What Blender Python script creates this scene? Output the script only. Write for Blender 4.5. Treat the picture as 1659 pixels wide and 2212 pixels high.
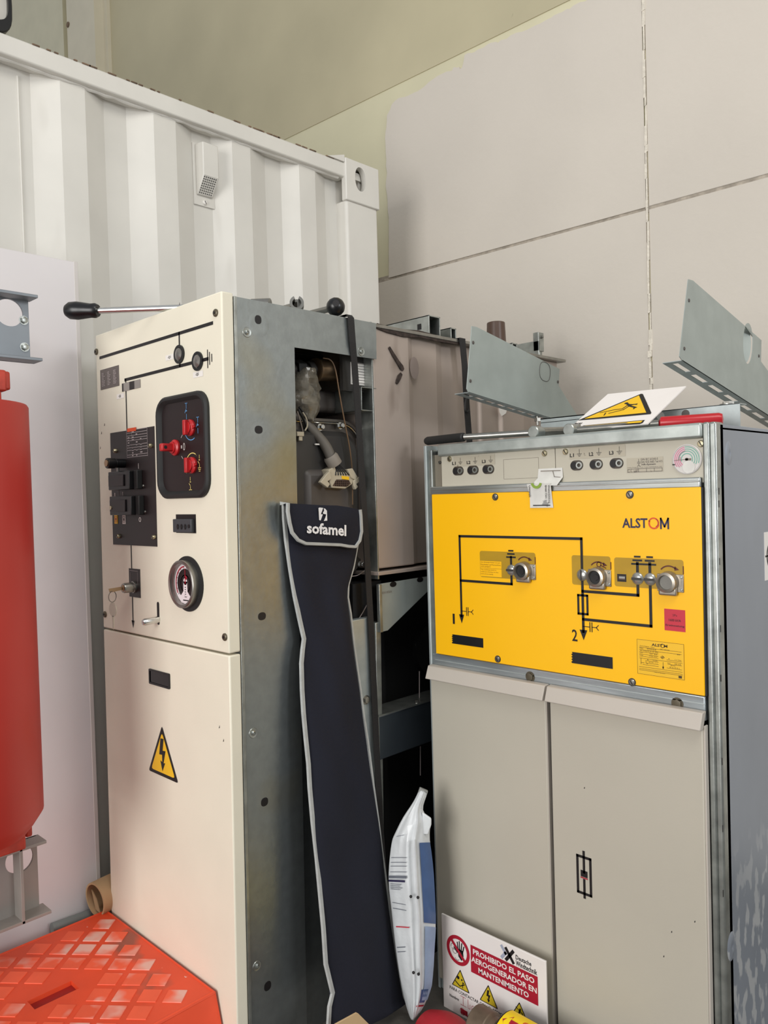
import bpy, bmesh, math, random
from mathutils import Vector, Matrix
random.seed(7)
for o in list(bpy.data.objects): bpy.data.objects.remove(o)
SC = bpy.context.scene
COL = SC.collection
V = Vector

# ------------------------------------------------------------------ camera
IW, IH = 1659, 2212
F = 1703.0
ROLL, PITCH, YAW = math.radians(1.65), math.radians(-1.25), math.radians(44.6)
CAM = V((0, 0, 1.45))
f0 = V((-math.sin(YAW), math.cos(YAW), 0)); r0 = V((math.cos(YAW), math.sin(YAW), 0)); u0 = V((0, 0, 1))
CF = f0*math.cos(PITCH)+u0*math.sin(PITCH)
_u = u0*math.cos(PITCH)-f0*math.sin(PITCH)
CR = r0*math.cos(ROLL)-_u*math.sin(ROLL)
CU = r0*math.sin(ROLL)+_u*math.cos(ROLL)
cd = bpy.data.cameras.new('camera'); cam = bpy.data.objects.new('camera', cd); COL.objects.link(cam)
M = Matrix((CR, CU, -CF)).transposed().to_4x4(); M.translation = CAM
cam.matrix_world = M
cd.sensor_fit = 'HORIZONTAL'; cd.sensor_width = 36; cd.lens = 36*F/IW; cd.clip_start = .02
SC.camera = cam
# ------------------------------------------------------------------ light
w = bpy.data.worlds.new('world'); SC.world = w; w.use_nodes = True
w.node_tree.nodes['Background'].inputs[0].default_value = (.93, .96, 1, 1)
w.node_tree.nodes['Background'].inputs[1].default_value = .42
def area(name, loc, tgt, sx, sy, power, col):
    l = bpy.data.lights.new(name, 'AREA'); l.shape = 'RECTANGLE'; l.size = sx; l.size_y = sy
    l.energy = power; l.color = col
    o = bpy.data.objects.new(name, l); COL.objects.link(o); o.location = loc
    o.rotation_euler = (V(tgt)-V(loc)).to_track_quat('-Z', 'Y').to_euler()
    return o
area('doorway_daylight', (-.7, -4.2, 1.9), (-1.5, 1.4, 1.1), 2.6, 3.0, 175, (1, .985, .96))
area('side_window', (4.2, 1.9, 2.9), (-1.6, 1.5, 1.5), 1.2, 1.2, 60, (.96, .98, 1))
area('roof_light', (.8, .2, 4.6), (-1.6, 2.0, 1.4), 1.6, 1.6, 45, (1, .97, .90))
SC.view_settings.view_transform = 'Standard'; SC.view_settings.look = 'None'
SC.view_settings.exposure = 0.27; SC.view_settings.gamma = 1; SC.view_settings.use_curve_mapping = False

# ------------------------------------------------------------------ pixel of the photograph -> point on a plane of the place
def ray(x, y): return CF + CR*((x-IW/2)/F) + CU*((IH/2-y)/F)
def pX(x, y, X): d = ray(x, y); return CAM+d*((X-CAM.x)/d.x)
def pY(x, y, Y): d = ray(x, y); return CAM+d*((Y-CAM.y)/d.y)
def pZ(x, y, Z): d = ray(x, y); return CAM+d*((Z-CAM.z)/d.z)

# ------------------------------------------------------------------ materials
def lin(c):
    return tuple(((v/255)/12.92 if v/255 <= .04045 else ((v/255+.055)/1.055)**2.4) for v in c)
MATS = {}
def mat(name, rgb, rough=.5, metal=0, var=.04, scale=6, bump=0, bscale=60, spots=None, alpha=1, trans=0, emit=None, perobj=False, stretch=None, coat=0, ramp=None):
    """procedural material: base colour (sRGB 0-255) modulated by noise, optional bump and wear spots"""
    m = bpy.data.materials.new(name); m.use_nodes = True; nt = m.node_tree; N = nt.nodes; L = nt.links
    b = N['Principled BSDF']; c = lin(rgb)
    b.inputs['Roughness'].default_value = rough; b.inputs['Metallic'].default_value = metal
    b.inputs['Alpha'].default_value = alpha; b.inputs['Transmission Weight'].default_value = trans
    b.inputs['Coat Weight'].default_value = coat
    tc = N.new('ShaderNodeTexCoord'); mp = N.new('ShaderNodeMapping'); L.new(tc.outputs['Object'], mp.inputs[0])
    if stretch: mp.inputs['Scale'].default_value = stretch
    vec = tc.outputs['Object']
    if perobj:
        oi = N.new('ShaderNodeObjectInfo'); va = N.new('ShaderNodeVectorMath'); va.operation = 'ADD'
        L.new(tc.outputs['Object'], va.inputs[0]); L.new(oi.outputs['Location'], va.inputs[1]); vec = va.outputs[0]; L.new(vec, mp.inputs[0])
    no = N.new('ShaderNodeTexNoise'); no.inputs['Scale'].default_value = scale; no.inputs['Detail'].default_value = 5
    L.new(mp.outputs[0], no.inputs['Vector'])
    cr = N.new('ShaderNodeValToRGB'); L.new(no.outputs['Fac'], cr.inputs[0])
    lo = [max(0, v*(1-var*1.6)) for v in c]; hi = [min(1, v*(1+var*1.2)) for v in c]
    cr.color_ramp.elements[0].position = .3; cr.color_ramp.elements[1].position = .7
    cr.color_ramp.elements[0].color = (*lo, 1); cr.color_ramp.elements[1].color = (*hi, 1)
    out = cr.outputs[0]
    for sp in (spots or []):
        srgb, sscale, thr, sstretch = sp[:4]
        n2 = N.new('ShaderNodeTexNoise'); n2.inputs['Scale'].default_value = sscale; n2.inputs['Detail'].default_value = 3
        mp2 = N.new('ShaderNodeMapping'); L.new(vec, mp2.inputs[0]); mp2.inputs['Scale'].default_value = sstretch or (1, 1, 1)
        L.new(mp2.outputs[0], n2.inputs['Vector'])
        mr = N.new('ShaderNodeMapRange'); mr.inputs[1].default_value = thr; mr.inputs[2].default_value = thr+(sp[4] if len(sp) > 4 else .03)
        L.new(n2.outputs['Fac'], mr.inputs[0]); fac = mr.outputs[0]
        if len(sp) > 5:   # only below a height (object z), fading
            sx = N.new('ShaderNodeSeparateXYZ'); L.new(tc.outputs['Object'], sx.inputs[0])
            m3 = N.new('ShaderNodeMapRange'); m3.inputs[1].default_value = sp[5]; m3.inputs[2].default_value = sp[6]
            L.new(sx.outputs[2], m3.inputs[0]); mu = N.new('ShaderNodeMath'); mu.operation = 'MULTIPLY'
            L.new(fac, mu.inputs[0]); L.new(m3.outputs[0], mu.inputs[1]); fac = mu.outputs[0]
        mx = N.new('ShaderNodeMix'); mx.data_type = 'RGBA'; L.new(fac, mx.inputs[0]); L.new(out, mx.inputs[6])
        mx.inputs[7].default_value = (*lin(srgb), 1); out = mx.outputs[2]
    L.new(out, b.inputs['Base Color'])
    if bump:
        n3 = N.new('ShaderNodeTexNoise'); n3.inputs['Scale'].default_value = bscale; n3.inputs['Detail'].default_value = 4
        L.new(mp.outputs[0], n3.inputs['Vector'])
        bp = N.new('ShaderNodeBump'); bp.inputs['Strength'].default_value = bump; bp.inputs['Distance'].default_value = .004
        L.new(n3.outputs['Fac'], bp.inputs['Height']); L.new(bp.outputs[0], b.inputs['Normal'])
    MATS[name] = m
    return m
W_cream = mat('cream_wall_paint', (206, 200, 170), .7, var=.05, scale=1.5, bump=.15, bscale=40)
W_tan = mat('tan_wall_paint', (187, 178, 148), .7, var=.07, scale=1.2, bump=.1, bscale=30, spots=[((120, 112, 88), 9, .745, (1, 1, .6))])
W_plaster = mat('white_plaster', (205, 197, 186), .75, var=.03, scale=1.6, bump=.2, bscale=50, spots=[((120, 112, 100), 30, .80, None)])
W_joint = mat('joint_filler', (165, 155, 142), .9, var=.2, scale=30, bump=.6, bscale=90)
W_fill = mat('pale_filler', (222, 214, 200), .9, var=.08, scale=40, bump=.8, bscale=120)
concrete = mat('dark_concrete', (92, 88, 82), .7, var=.25, scale=5, bump=.3, bscale=60)
C_white = mat('container_paint', (213, 210, 203), .45, var=.035, scale=4, bump=.12, bscale=25, spots=[((196, 192, 184), 5, .66, (1, 1, .3), .12)])
C_rust = mat('chipped_paint', (120, 98, 78), .8, var=.3, scale=30)
P_white = mat('white_board', (222, 217, 218), .4, var=.025, scale=3, spots=[((170, 160, 155), 18, .80, (1, 3, 1))])
cream = mat('cream_powder_coat', (228, 222, 203), .42, var=.02, scale=5, bump=.05, bscale=200, spots=[((150, 138, 118), 22, .815, (1, 1, .6))])
cream2 = mat('cream_powder_coat_side', (214, 206, 184), .42, var=.02, scale=5)
galv = mat('galvanised_steel', (176, 184, 184), .45, .55, var=.08, scale=20, bump=.12, bscale=35)
galv_l = mat('galvanised_stained', (152, 158, 158), .36, .85, var=.05, scale=34, bump=.12, bscale=60, spots=[((160, 146, 98), 1.6, .57, (1, 1, 1), .15)])
galv_r = mat('galvanised_splattered', (158, 166, 178), .36, .6, var=.07, scale=3, bump=.05, bscale=20, stretch=(1, 1, .5),
             spots=[((214, 218, 222), 34, .52, (1, 1, .45), .05, .66, .42), ((200, 205, 210), 22, .74, (1, 1, .12), .04)])
zinc = mat('bright_zinc', (168, 172, 168), .34, .85, var=.15, scale=25, bump=.08, bscale=60, stretch=(1, 1, 1))
alu = mat('aluminium_rail', (186, 190, 188), .28, .85, var=.14, scale=18, stretch=(.3, 1, 4))
plate_g = mat('dull_galvanised_plate', (168, 176, 172), .5, .45, var=.05, scale=12, bump=.08, bscale=60)
steel = mat('bare_steel', (150, 148, 142), .3, .9, var=.1, scale=30)
chrome = mat('chrome', (215, 215, 212), .24, 1, var=.02)
nickel = mat('dull_nickel', (165, 140, 112), .32, .9, var=.1, scale=8)
black = mat('black_print', (16, 12, 14), .5, var=.02)
blackpl = mat('black_plastic', (16, 16, 18), .32, var=.1, scale=20)
dkbrown = mat('dark_plate', (27, 18, 19), .4, var=.05)
blackrub = mat('black_rubber', (26, 26, 26), .6, var=.1)
voidm = mat('void_shade_black', (14, 14, 15), .7, var=.2)  # black standing in for shaded voids and gaps, and a dark web
greyeq = mat('dark_grey_housing', (84, 78, 74), .5, .1, var=.08, scale=6)
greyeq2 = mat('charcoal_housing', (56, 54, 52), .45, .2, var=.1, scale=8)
tankm = mat('weathered_steel_tank', (172, 158, 148), .5, .3, var=.07, scale=3, spots=[((120, 104, 92), 6, .66, (1, 1, .4), .12)])
rust = mat('scorched_weld', (58, 46, 40), .7, .2, var=.4, scale=60, bump=.6)
red = mat('red_plastic', (178, 30, 34), .35, var=.05)
redgrip = mat('red_grip', (176, 16, 30), .3, var=.03)
redcoil = mat('red_resin', (176, 46, 38), .45, var=.05, scale=3)
redclamp = mat('dusty_red_resin', (178, 60, 44), .6, var=.18, scale=20)
orange = mat('orange_plastic', (222, 74, 38), .5, var=.06, scale=8, bump=.05, spots=[((150, 78, 60), 5, .60, None, .10), ((225, 200, 190), 26, .76, None, .02)])
orange_t = mat('worn_orange_tread', (234, 92, 58), .55, perobj=True, var=.08, scale=9, spots=[((224, 172, 158), 7, .53, None, .12), ((235, 225, 220), 34, .74, None, .02)])
steelpaint = mat('grey_blue_channel', (128, 134, 140), .45, .4, var=.08, scale=6)
steelpaint2 = mat('grey_channel', (150, 144, 138), .5, .3, var=.08, scale=6)
yellow = mat('yellow_panel_paint', (255, 190, 2), .38, var=.02, scale=3, spots=[((190, 140, 20), 16, .80, None)])
yellow2 = mat('warning_yellow', (240, 190, 20), .45, var=.03)
olive = mat('olive_decal', (176, 138, 22), .42, var=.05, scale=20)
panelgrey = mat('warm_grey_panel', (188, 182, 166), .45, var=.03, spots=[((90, 84, 74), 40, .80, None)])
doorgrey = mat('warm_grey_door', (184, 178, 164), .40, var=.02, scale=3, bump=.04, bscale=200, spots=[((100, 92, 80), 24, .825, None)])
doorlip = mat('warm_grey_door_lip', (186, 178, 168), .42, var=.02)
white = mat('white_label', (232, 228, 222), .5, var=.02)
paperw = mat('white_signboard', (232, 226, 222), .4, var=.02)
tagw = mat('worn_white_sticker', (214, 212, 206), .5, var=.06, scale=30, spots=[((150, 150, 148), 30, .68, None, .05)])
crimson = mat('sign_crimson', (166, 20, 44), .45, var=.02)
redsticker = mat('faded_red_sticker', (196, 44, 62), .5, var=.03)
navy = mat('logo_navy', (40, 34, 70), .5, var=.02)
orangered = mat('logo_orange', (214, 74, 24), .5, var=.02)
fabric = mat('navy_fabric', (13, 16, 32), .9, var=.10, scale=5, bump=.35, bscale=500)
piping = mat('grey_piping', (168, 170, 168), .7, var=.06, scale=40, bump=.2, bscale=300)
bagw = mat('white_plastic_bag', (214, 217, 219), .32, var=.08, scale=8, bump=1, bscale=14)
bagb = mat('blue_print_bag', (66, 92, 136), .25, var=.18, scale=6, bump=.4, bscale=18)
bagb2 = mat('pale_blue_bag', (150, 170, 200), .25, var=.2, scale=6, bump=.5, bscale=18)
baggrey = mat('grey_print', (110, 114, 124), .5, var=.05)
film = mat('plastic_film', (150, 142, 126), .10, 0, var=.3, scale=26, bump=1.0, bscale=55, alpha=.55, coat=.6)
card = mat('brown_cardboard', (178, 146, 108), .8, var=.06, scale=10)
cardl = mat('tan_cardboard', (204, 174, 132), .8, var=.05)
conn = mat('beige_connector', (182, 172, 150), .5, var=.06)
greenp = mat('green_print', (132, 160, 60), .5, var=.02)
blueprint = mat('blue_marking', (90, 150, 200), .5, var=.02)
yelprint = mat('pale_yellow_marking', (226, 206, 120), .5, var=.02)
greytxt = mat('grey_text', (150, 140, 138), .5, var=.02)
dialpink = mat('dial_pink', (208, 120, 150), .5, var=.02)
dialgreen = mat('dial_green', (110, 170, 150), .5, var=.02)
dialface = mat('dial_face', (226, 214, 216), .4, var=.02)
glass = mat('clear_glass', (255, 255, 255), .03, 0, var=0, trans=1)
khaki = mat('khaki_metal', (96, 88, 72), .4, .4, var=.12, scale=10)
handprint = mat('faded_print', (120, 110, 100), .6, var=.05)
goldm = mat('brassy_zinc', (190, 180, 150), .28, .9, var=.1)

# ------------------------------------------------------------------ geometry builder
class G:
    def __init__(s): s.v = []; s.f = []
    def add(s, vs, fs):
        n = len(s.v); s.v += [V(p) for p in vs]; s.f += [[i+n for i in f] for f in fs]; return s
    def box(s, x0, x1, y0, y1, z0, z1):
        if x0 > x1: x0, x1 = x1, x0
        if y0 > y1: y0, y1 = y1, y0
        if z0 > z1: z0, z1 = z1, z0
        return s.add([(x0,y0,z0),(x1,y0,z0),(x1,y1,z0),(x0,y1,z0),(x0,y0,z1),(x1,y0,z1),(x1,y1,z1),(x0,y1,z1)],
                     [(0,3,2,1),(4,5,6,7),(0,1,5,4),(1,2,6,5),(2,3,7,6),(3,0,4,7)])
    def solid(s, poly, off):
        poly = [V(p) for p in poly]; off = V(off); n = len(poly)
        nrm = V((0,0,0))
        for i in range(n): nrm += poly[i].cross(poly[(i+1) % n])
        if nrm.dot(off) > 0: poly = poly[::-1]
        return s.add(poly+[p+off for p in poly], [list(range(n)), list(range(2*n-1, n-1, -1))]+[[i, i+n, (i+1) % n+n, (i+1) % n][::-1] for i in range(n)])
    def loft(s, rings, cap=True, closed=True):
        n = len(rings[0]); b = len(s.v)
        for r in rings: s.v += [V(p) for p in r]
        for k in range(len(rings)-1):
            for i in range(n if closed else n-1):
                j = (i+1) % n
                s.f.append([b+k*n+i, b+k*n+j, b+(k+1)*n+j, b+(k+1)*n+i])
        if cap:
            s.f.append([b+i for i in range(n)][::-1]); s.f.append([b+(len(rings)-1)*n+i for i in range(n)])
        return s
    def lathe(s, p, d, prof, n=24, cap=True, sc=(1,1), up=None):
        p = V(p); d = V(d).normalized()
        a = (V(up) if up else (V((0,0,1)) if abs(d.z) < .9 else V((1,0,0)))); a = (a-d*a.dot(d)).normalized(); c = d.cross(a)
        return s.loft([[p+d*h+(a*math.cos(2*math.pi*i/n)*sc[0]+c*math.sin(2*math.pi*i/n)*sc[1])*r for i in range(n)] for r, h in prof], cap)
    def cyl(s, p0, p1, r0, r1=None, n=20):
        p0 = V(p0); p1 = V(p1); L = (p1-p0).length
        return s.lathe(p0, p1-p0, [(r0, 0), (r1 if r1 is not None else r0, L)], n)
    def ring(s, p, d, ro, ri, h, n=32, sc=(1,1)):
        return s.lathe(p, d, [(ri, 0), (ro, 0), (ro, h), (ri, h), (ri, 0)], n, cap=False, sc=sc)
    def ball(s, p, r, n=16, d=(0,0,1)):
        return s.lathe(V(p)-V(d).normalized()*r, d, [(max(1e-4, r*math.sin(math.pi*k/8)), r*(1-math.cos(math.pi*k/8))) for k in range(9)], n)
    def tube(s, pts, r, n=8, smooth=0, flat=None):
        pts = [V(p) for p in pts]
        for _ in range(smooth):
            q = [pts[0]]
            for a, b in zip(pts, pts[1:]): q += [a.lerp(b, .25), a.lerp(b, .75)]
            pts = q+[pts[-1]]
        rings = []; a = None
        for i, p in enumerate(pts):
            t = (pts[min(i+1, len(pts)-1)]-pts[max(i-1, 0)]).normalized()
            if a is None:
                a = V((0,0,1)) if abs(t.z) < .9 else V((1,0,0))
            a = (a-t*a.dot(t)).normalized(); c = t.cross(a)
            rr = r(i/(len(pts)-1)) if callable(r) else r
            rings.append([p+a*rr*math.cos(2*math.pi*k/n)+c*rr*math.sin(2*math.pi*k/n) for k in range(n)])
        return s.loft(rings)
    def mapped(s, vs, fs, fn): return s.add([fn(a, b) for a, b in vs], fs)

def obj(name, g, m, parent=None, bev=0, smooth=True, seg=2, kind=None, label=None):
    off = V(parent['_o']) if parent is not None else V((0,0,0))
    me = bpy.data.meshes.new(name); me.from_pydata([tuple(p-off) for p in g.v], [], g.f); me.validate()
    bm = bmesh.new(); bm.from_mesh(me); bmesh.ops.recalc_face_normals(bm, faces=bm.faces); bm.to_mesh(me); bm.free()
    me.materials.append(m)
    if smooth:
        for p in me.polygons: p.use_smooth = True
        me.set_sharp_from_angle(angle=math.radians(35))
    o = bpy.data.objects.new(name, me); COL.objects.link(o)
    if parent is not None: o.parent = parent; o['_o'] = (0, 0, 0) if False else tuple(off)
    else: o['_o'] = (0, 0, 0)
    if bev:
        b = o.modifiers.new('bevel', 'BEVEL'); b.width = bev; b.segments = seg; b.limit_method = 'ANGLE'; b.angle_limit = math.radians(40)
        b.use_clamp_overlap = True
    if kind: o['kind'] = kind
    if label: o['label'] = label
    return o
def tag(o, label, cat, group=None):
    o['label'] = label; o['category'] = cat
    if group: o['group'] = group
    return o
def thing(name, loc, label, cat, group=None):
    o = bpy.data.objects.new(name, None); COL.objects.link(o); o.location = loc; o['_o'] = tuple(loc); o.empty_display_size = .05
    return tag(o, label, cat, group)
def rebase(o):   # a one-mesh thing: put its origin at its base
    me = o.data; zs = [v.co for v in me.vertices]
    c = V((sum(v.x for v in zs)/len(zs), sum(v.y for v in zs)/len(zs), min(v.z for v in zs)))
    me.transform(Matrix.Translation(-c)); o.location = c; return o

# flat print on a plane.  A frame maps (u right, v up) in metres to 3-D
_tc = {}
def textmesh(body, bold=0, res=2, shear=0, space=1.0):
    k = (body, bold, shear, space, res)
    if k in _tc: return _tc[k]
    cu = bpy.data.curves.new('t', 'FONT'); cu.body = body; cu.size = 1; cu.resolution_u = res; cu.offset = bold; cu.shear = shear
    cu.space_character = space; cu.align_x = 'LEFT'
    o = bpy.data.objects.new('t', cu); COL.objects.link(o)
    bpy.context.view_layer.update()
    me = bpy.data.meshes.new_from_object(o.evaluated_get(bpy.context.evaluated_depsgraph_get()))
    vs = [(v.co.x, v.co.y) for v in me.vertices]; fs = [list(p.vertices) for p in me.polygons]
    bpy.data.objects.remove(o); bpy.data.curves.remove(cu); bpy.data.meshes.remove(me)
    if not vs: vs = [(0, 0)]
    x0 = min(v[0] for v in vs); x1 = max(v[0] for v in vs); y0 = min(v[1] for v in vs); y1 = max(v[1] for v in vs)
    vs = [((a-x0)/max(1e-6, x1-x0), (b-y0)/max(1e-6, y1-y0)) for a, b in vs]
    _tc[k] = (vs, fs); return _tc[k]
class Dec:
    """collects flat print pieces in (u,v) and lays them on a surface via fn(u,v)"""
    def __init__(s, fn): s.fn = fn; s.g = G()
    def poly(s, pts): s.g.add([s.fn(*p) for p in pts], [list(range(len(pts)))]); return s
    def rect(s, u0, v0, u1, v1): return s.poly([(u0, v0), (u1, v0), (u1, v1), (u0, v1)])
    def line(s, pts, wd):
        for (a, b), (c, d) in zip(pts, pts[1:]):
            L = math.hypot(c-a, d-b) or 1e-6; nx, ny = -(d-b)/L*wd/2, (c-a)/L*wd/2; ex, ey = (c-a)/L*wd/2*.98, (d-b)/L*wd/2*.98
            s.poly([(a-ex+nx, b-ey+ny), (a-ex-nx, b-ey-ny), (c+ex-nx, d+ey-ny), (c+ex+nx, d+ey+ny)])
        return s
    def frame(s, u0, v0, u1, v1, wd): return s.line([(u0, v0), (u1, v0), (u1, v1), (u0, v1), (u0, v0)], wd)
    def disc(s, u, v, r, n=28, ry=None): return s.poly([(u+r*math.cos(2*math.pi*i/n), v+(ry or r)*math.sin(2*math.pi*i/n)) for i in range(n)])
    def arc(s, u, v, r, a0, a1, wd, n=20):
        P = [math.radians(a0+(a1-a0)*i/n) for i in range(n+1)]
        for p, q in zip(P, P[1:]):
            s.poly([(u+(r-wd/2)*math.cos(p), v+(r-wd/2)*math.sin(p)), (u+(r+wd/2)*math.cos(p), v+(r+wd/2)*math.sin(p)),
                    (u+(r+wd/2)*math.cos(q), v+(r+wd/2)*math.sin(q)), (u+(r-wd/2)*math.cos(q), v+(r-wd/2)*math.sin(q))])
        return s
    def text(s, body, u0, v0, u1, v1, bold=0, shear=0, space=1.0):
        vs, fs = textmesh(body, bold, 2, shear, space)
        s.g.add([s.fn(u0+(u1-u0)*a, v0+(v1-v0)*b) for a, b in vs], fs); return s
    def put(s, name, m, parent, label=None): return obj(name, s.g, m, parent, smooth=False, label=label)
class PlaneY:
    """front-facing plane at y = Y; u = X, v = Z; pixel helpers"""
    def __init__(s, Y): s.Y = Y
    def fn(s, u, v): return V((u, s.Y, v))
    def dec(s, lift=.0006): return Dec(lambda u, v: V((u, s.Y-lift, v)))
    def __call__(s, x, y): p = pY(x, y, s.Y); return (p.x, p.z)
def screw(parent, p, n, r, m=None, h=.004, name='screw', slot=True):
    m = m or steel; n = V(n).normalized()
    g = G().lathe(V(p), n, [(r, 0), (r, h*.5), (r*.75, h), (0.0001, h*1.1)], 14)
    o = obj(name, g, m, parent)
    if slot:
        a = V((0,0,1)) if abs(n.z) < .9 else V((1,0,0)); a = (a+n.cross(a)*.6).normalized(); b = n.cross(a)
        c = V(p)+n*(h*1.02)
        gg = G().solid([c+a*r*.7+b*r*.12, c-a*r*.7+b*r*.12, c-a*r*.7-b*r*.12, c+a*r*.7-b*r*.12], n*.0012)
        ch = obj('slot', gg, black, parent, smooth=False); ch.parent = o
    return o
def hexbolt(parent, p, n, r, m=None, h=.007, name='bolt'):
    m = m or steel; n = V(n).normalized()
    g = G().lathe(V(p), n, [(r*1.35, 0), (r*1.35, h*.2)], 20).lathe(V(p)+n*h*.2, n, [(r, 0), (r, h), (r*.8, h*1.1)], 6)
    return obj(name, g, m, parent)
exec_sections = True

# ================================================================== SETTING
fl = obj('floor', G().box(-8, 6, -6, 8, -.05, 0), concrete, kind='structure')
RW = math.radians(2.6); WO = V((-1.8, 2.95, 0)); WD = V((math.cos(RW), math.sin(RW), 0)); WN = V((math.sin(RW), -math.cos(RW), 0))
def wp(u, v, d=0): return WO+WD*u+V((0, 0, v))+WN*d          # wall coordinates
def wpx(x, y):
    dd = ray(x, y); t = ((WO-CAM).dot(WN))/dd.dot(WN); p = CAM+dd*t; return ((p-WO).dot(WD), p.z)
g = G().solid([wp(-7, 0), wp(4.5, 0), wp(4.5, 3.483), wp(-7, 3.483)], -WN*.15)
wall = obj('wall_back', g, W_cream, kind='structure')
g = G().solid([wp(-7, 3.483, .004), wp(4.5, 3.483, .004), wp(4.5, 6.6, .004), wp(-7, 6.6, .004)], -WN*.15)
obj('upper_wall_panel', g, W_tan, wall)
# plaster boards, with a ragged painted edge at top left; joints at z 2.54 and u .39
JU = wpx(1400, 440)[0]; JZ = 2.54
jag = random.Random(3)
edge = []
for (x, y) in [(842, 470), (838, 420), (836, 360), (834, 300), (838, 250), (850, 225), (868, 212), (905, 198), (938, 172), (975, 155), (985, 146), (1000, 148), (1006, 120), (1035, 108), (1075, 92),
               (1085, 88), (1130, 70), (1170, 52), (1210, 30), (1240, 14), (1275, -2), (1330, -25), (1397, -60)]:
    u, v = wpx(x, y); edge.append((u, min(v, 3.47)))
e2 = []
for a, b in zip(edge, edge[1:]):
    e2.append(a)
    for k in range(1, 4):
        t = k/4; e2.append((a[0]+(b[0]-a[0])*t+jag.uniform(-.006, .006), a[1]+(b[1]-a[1])*t+jag.uniform(-.006, .006)))
e2.append(edge[-1])
lft = wpx(842, 470)[0]
k0 = max(range(len(e2)), key=lambda i: -abs(e2[i][0]-wpx(850, 225)[0])); u0_ = e2[k0][0]
right = [e2[k0]]
for q in e2[k0+1:]:
    if q[0] > right[-1][0]+.0005 and q[0] < JU-.006: right.append(q)
right.append((JU-.006, right[-1][1])); left = [(lft-.012, JZ+.006)]+[q for q in e2[:k0+1]]
lv_ = [left[0]]
for q in left[1:]:
    if q[1] > lv_[-1][1]+.0005: lv_.append(q)
g = G()
for a, b in zip(lv_, lv_[1:]):      # rows left of the corner
    if b[0] < u0_-1e-4 or a[0] < u0_-1e-4: g.add([wp(a[0], a[1], .008), wp(u0_, a[1], .008), wp(u0_, b[1], .008), wp(min(b[0], u0_), b[1], .008)], [(0, 1, 2, 3)])
    g.add([wp(a[0], a[1], 0), wp(a[0], a[1], .008), wp(b[0], b[1], .008), wp(b[0], b[1], 0)], [(0, 1, 2, 3)])
for a, b in zip(right, right[1:]):  # columns right of it
    g.add([wp(a[0], JZ+.006, .008), wp(b[0], JZ+.006, .008), wp(b[0], b[1], .008), wp(a[0], a[1], .008)], [(0, 1, 2, 3)])
    g.add([wp(a[0], a[1], 0), wp(a[0], a[1], .008), wp(b[0], b[1], .008), wp(b[0], b[1], 0)], [(0, 1, 2, 3)])
g.add([wp(lft-.012, JZ+.006, 0), wp(JU-.006, JZ+.006, 0), wp(JU-.006, JZ+.006, .008), wp(lft-.012, JZ+.006, .008)], [(0, 1, 2, 3)])
obj('plaster_board', g, W_plaster, wall, smooth=False)
def board(u0, v0, u1, v1): return obj('plaster_board', G().solid([wp(u0, v0), wp(u1, v0), wp(u1, v1), wp(u0, v1)], WN*.008), W_plaster, wall, bev=.002)
board(JU+.006, JZ+.006, 4.4, 3.475)
board(-1.6, .02, JU-.006, JZ-.006); board(JU+.006, .02, 4.4, JZ-.006)
obj('joint_filler', G().solid([wp(-1.6, JZ-.02), wp(JU-.001, JZ-.02), wp(JU-.001, JZ+.02), wp(-1.6, JZ+.02)], WN*.004), W_joint, wall)
obj('joint_filler', G().solid([wp(JU+.0, JZ-.015), wp(4.4, JZ-.015), wp(4.4, JZ+.015), wp(JU+.0, JZ+.015)], WN*.0055), W_joint, wall)
g = G(); z = .1
while z < 3.46:        # lumpy filler bead on the vertical joint
    h = jag.uniform(.02, .09); ww = jag.uniform(.002, .006)*(1.5 if jag.random() < .25 else 1); c = JU+jag.uniform(-.003, .003)
    g.solid([wp(c-ww, z), wp(c+ww, z+.004), wp(c+ww*1.1, z+h), wp(c-ww*.8, z+h*.97)], WN*(.0085+jag.uniform(0, .0025))); z += h-.003
obj('filler_bead', g, W_fill, wall, kind=None)
# pilaster and left bay
a = wpx(150, 60)[0]; b = wpx(172, 60)[0]; c = wpx(232, 60)[0]; d = wpx(240, 60)[0]
t1 = obj('trim_1', G().solid([wp(b, 1.5), wp(c, 1.5), wp(c, 6.6), wp(b, 6.6)], WN*.10), mat('pilaster_paint', (206, 198, 176), .6, var=.03), kind='structure')
t2 = obj('trim_2', G().solid([wp(c+.0, 1.5), wp(d, 1.5), wp(d, 6.6), wp(c, 6.6)], WN*.03), MATS['pilaster_paint'], kind='structure')
t3 = obj('trim_3', G().solid([wp(-7, 1.5), wp(a, 1.5), wp(a, 6.6), wp(-7, 6.6)], WN*.05), mat('bay_paint', (202, 196, 170), .6, var=.03), kind='structure')
# stub plug in the pilaster
obj('plug', G().lathe(wp(b+.02, wpx(170, 70)[1], .1), WN, [(.02, 0), (.02, .006)], 12), C_rust, t1)

# ================================================================== CONTAINER
CX = -2.5
ct = thing('shipping_container', (-3.7, .6, 0), 'white corrugated steel shipping container along the left behind the cabinets', 'container')
ys_px = [(-90, 0), (-30, 1), (20, 1), (77, 1), (141, 0), (194, 0), (233, 1), (281, 1), (340, 0), (387, 0), (420, 1), (461, 1), (507, 0), (546, 0), (576, 1), (610, 1), (650, 0), (684, 0), (704, 1), (744, 1)]
prof = [(CX-.06, -3.0)]
Y0 = pX(-90, 500, CX).y
P0 = [(pX(x, 500, CX-(.058 if k else .018)).y, k) for x, k in ys_px]
yy = P0[0][0]; seq = []
while yy > -3.0:
    seq = [(yy-.26, 0), (yy-.19, 1), (yy-.10, 1), (yy-.04, 0)][::1]+seq if False else seq; break
pts = [(CX-(.058 if k else .018), y) for y, k in P0]
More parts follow.
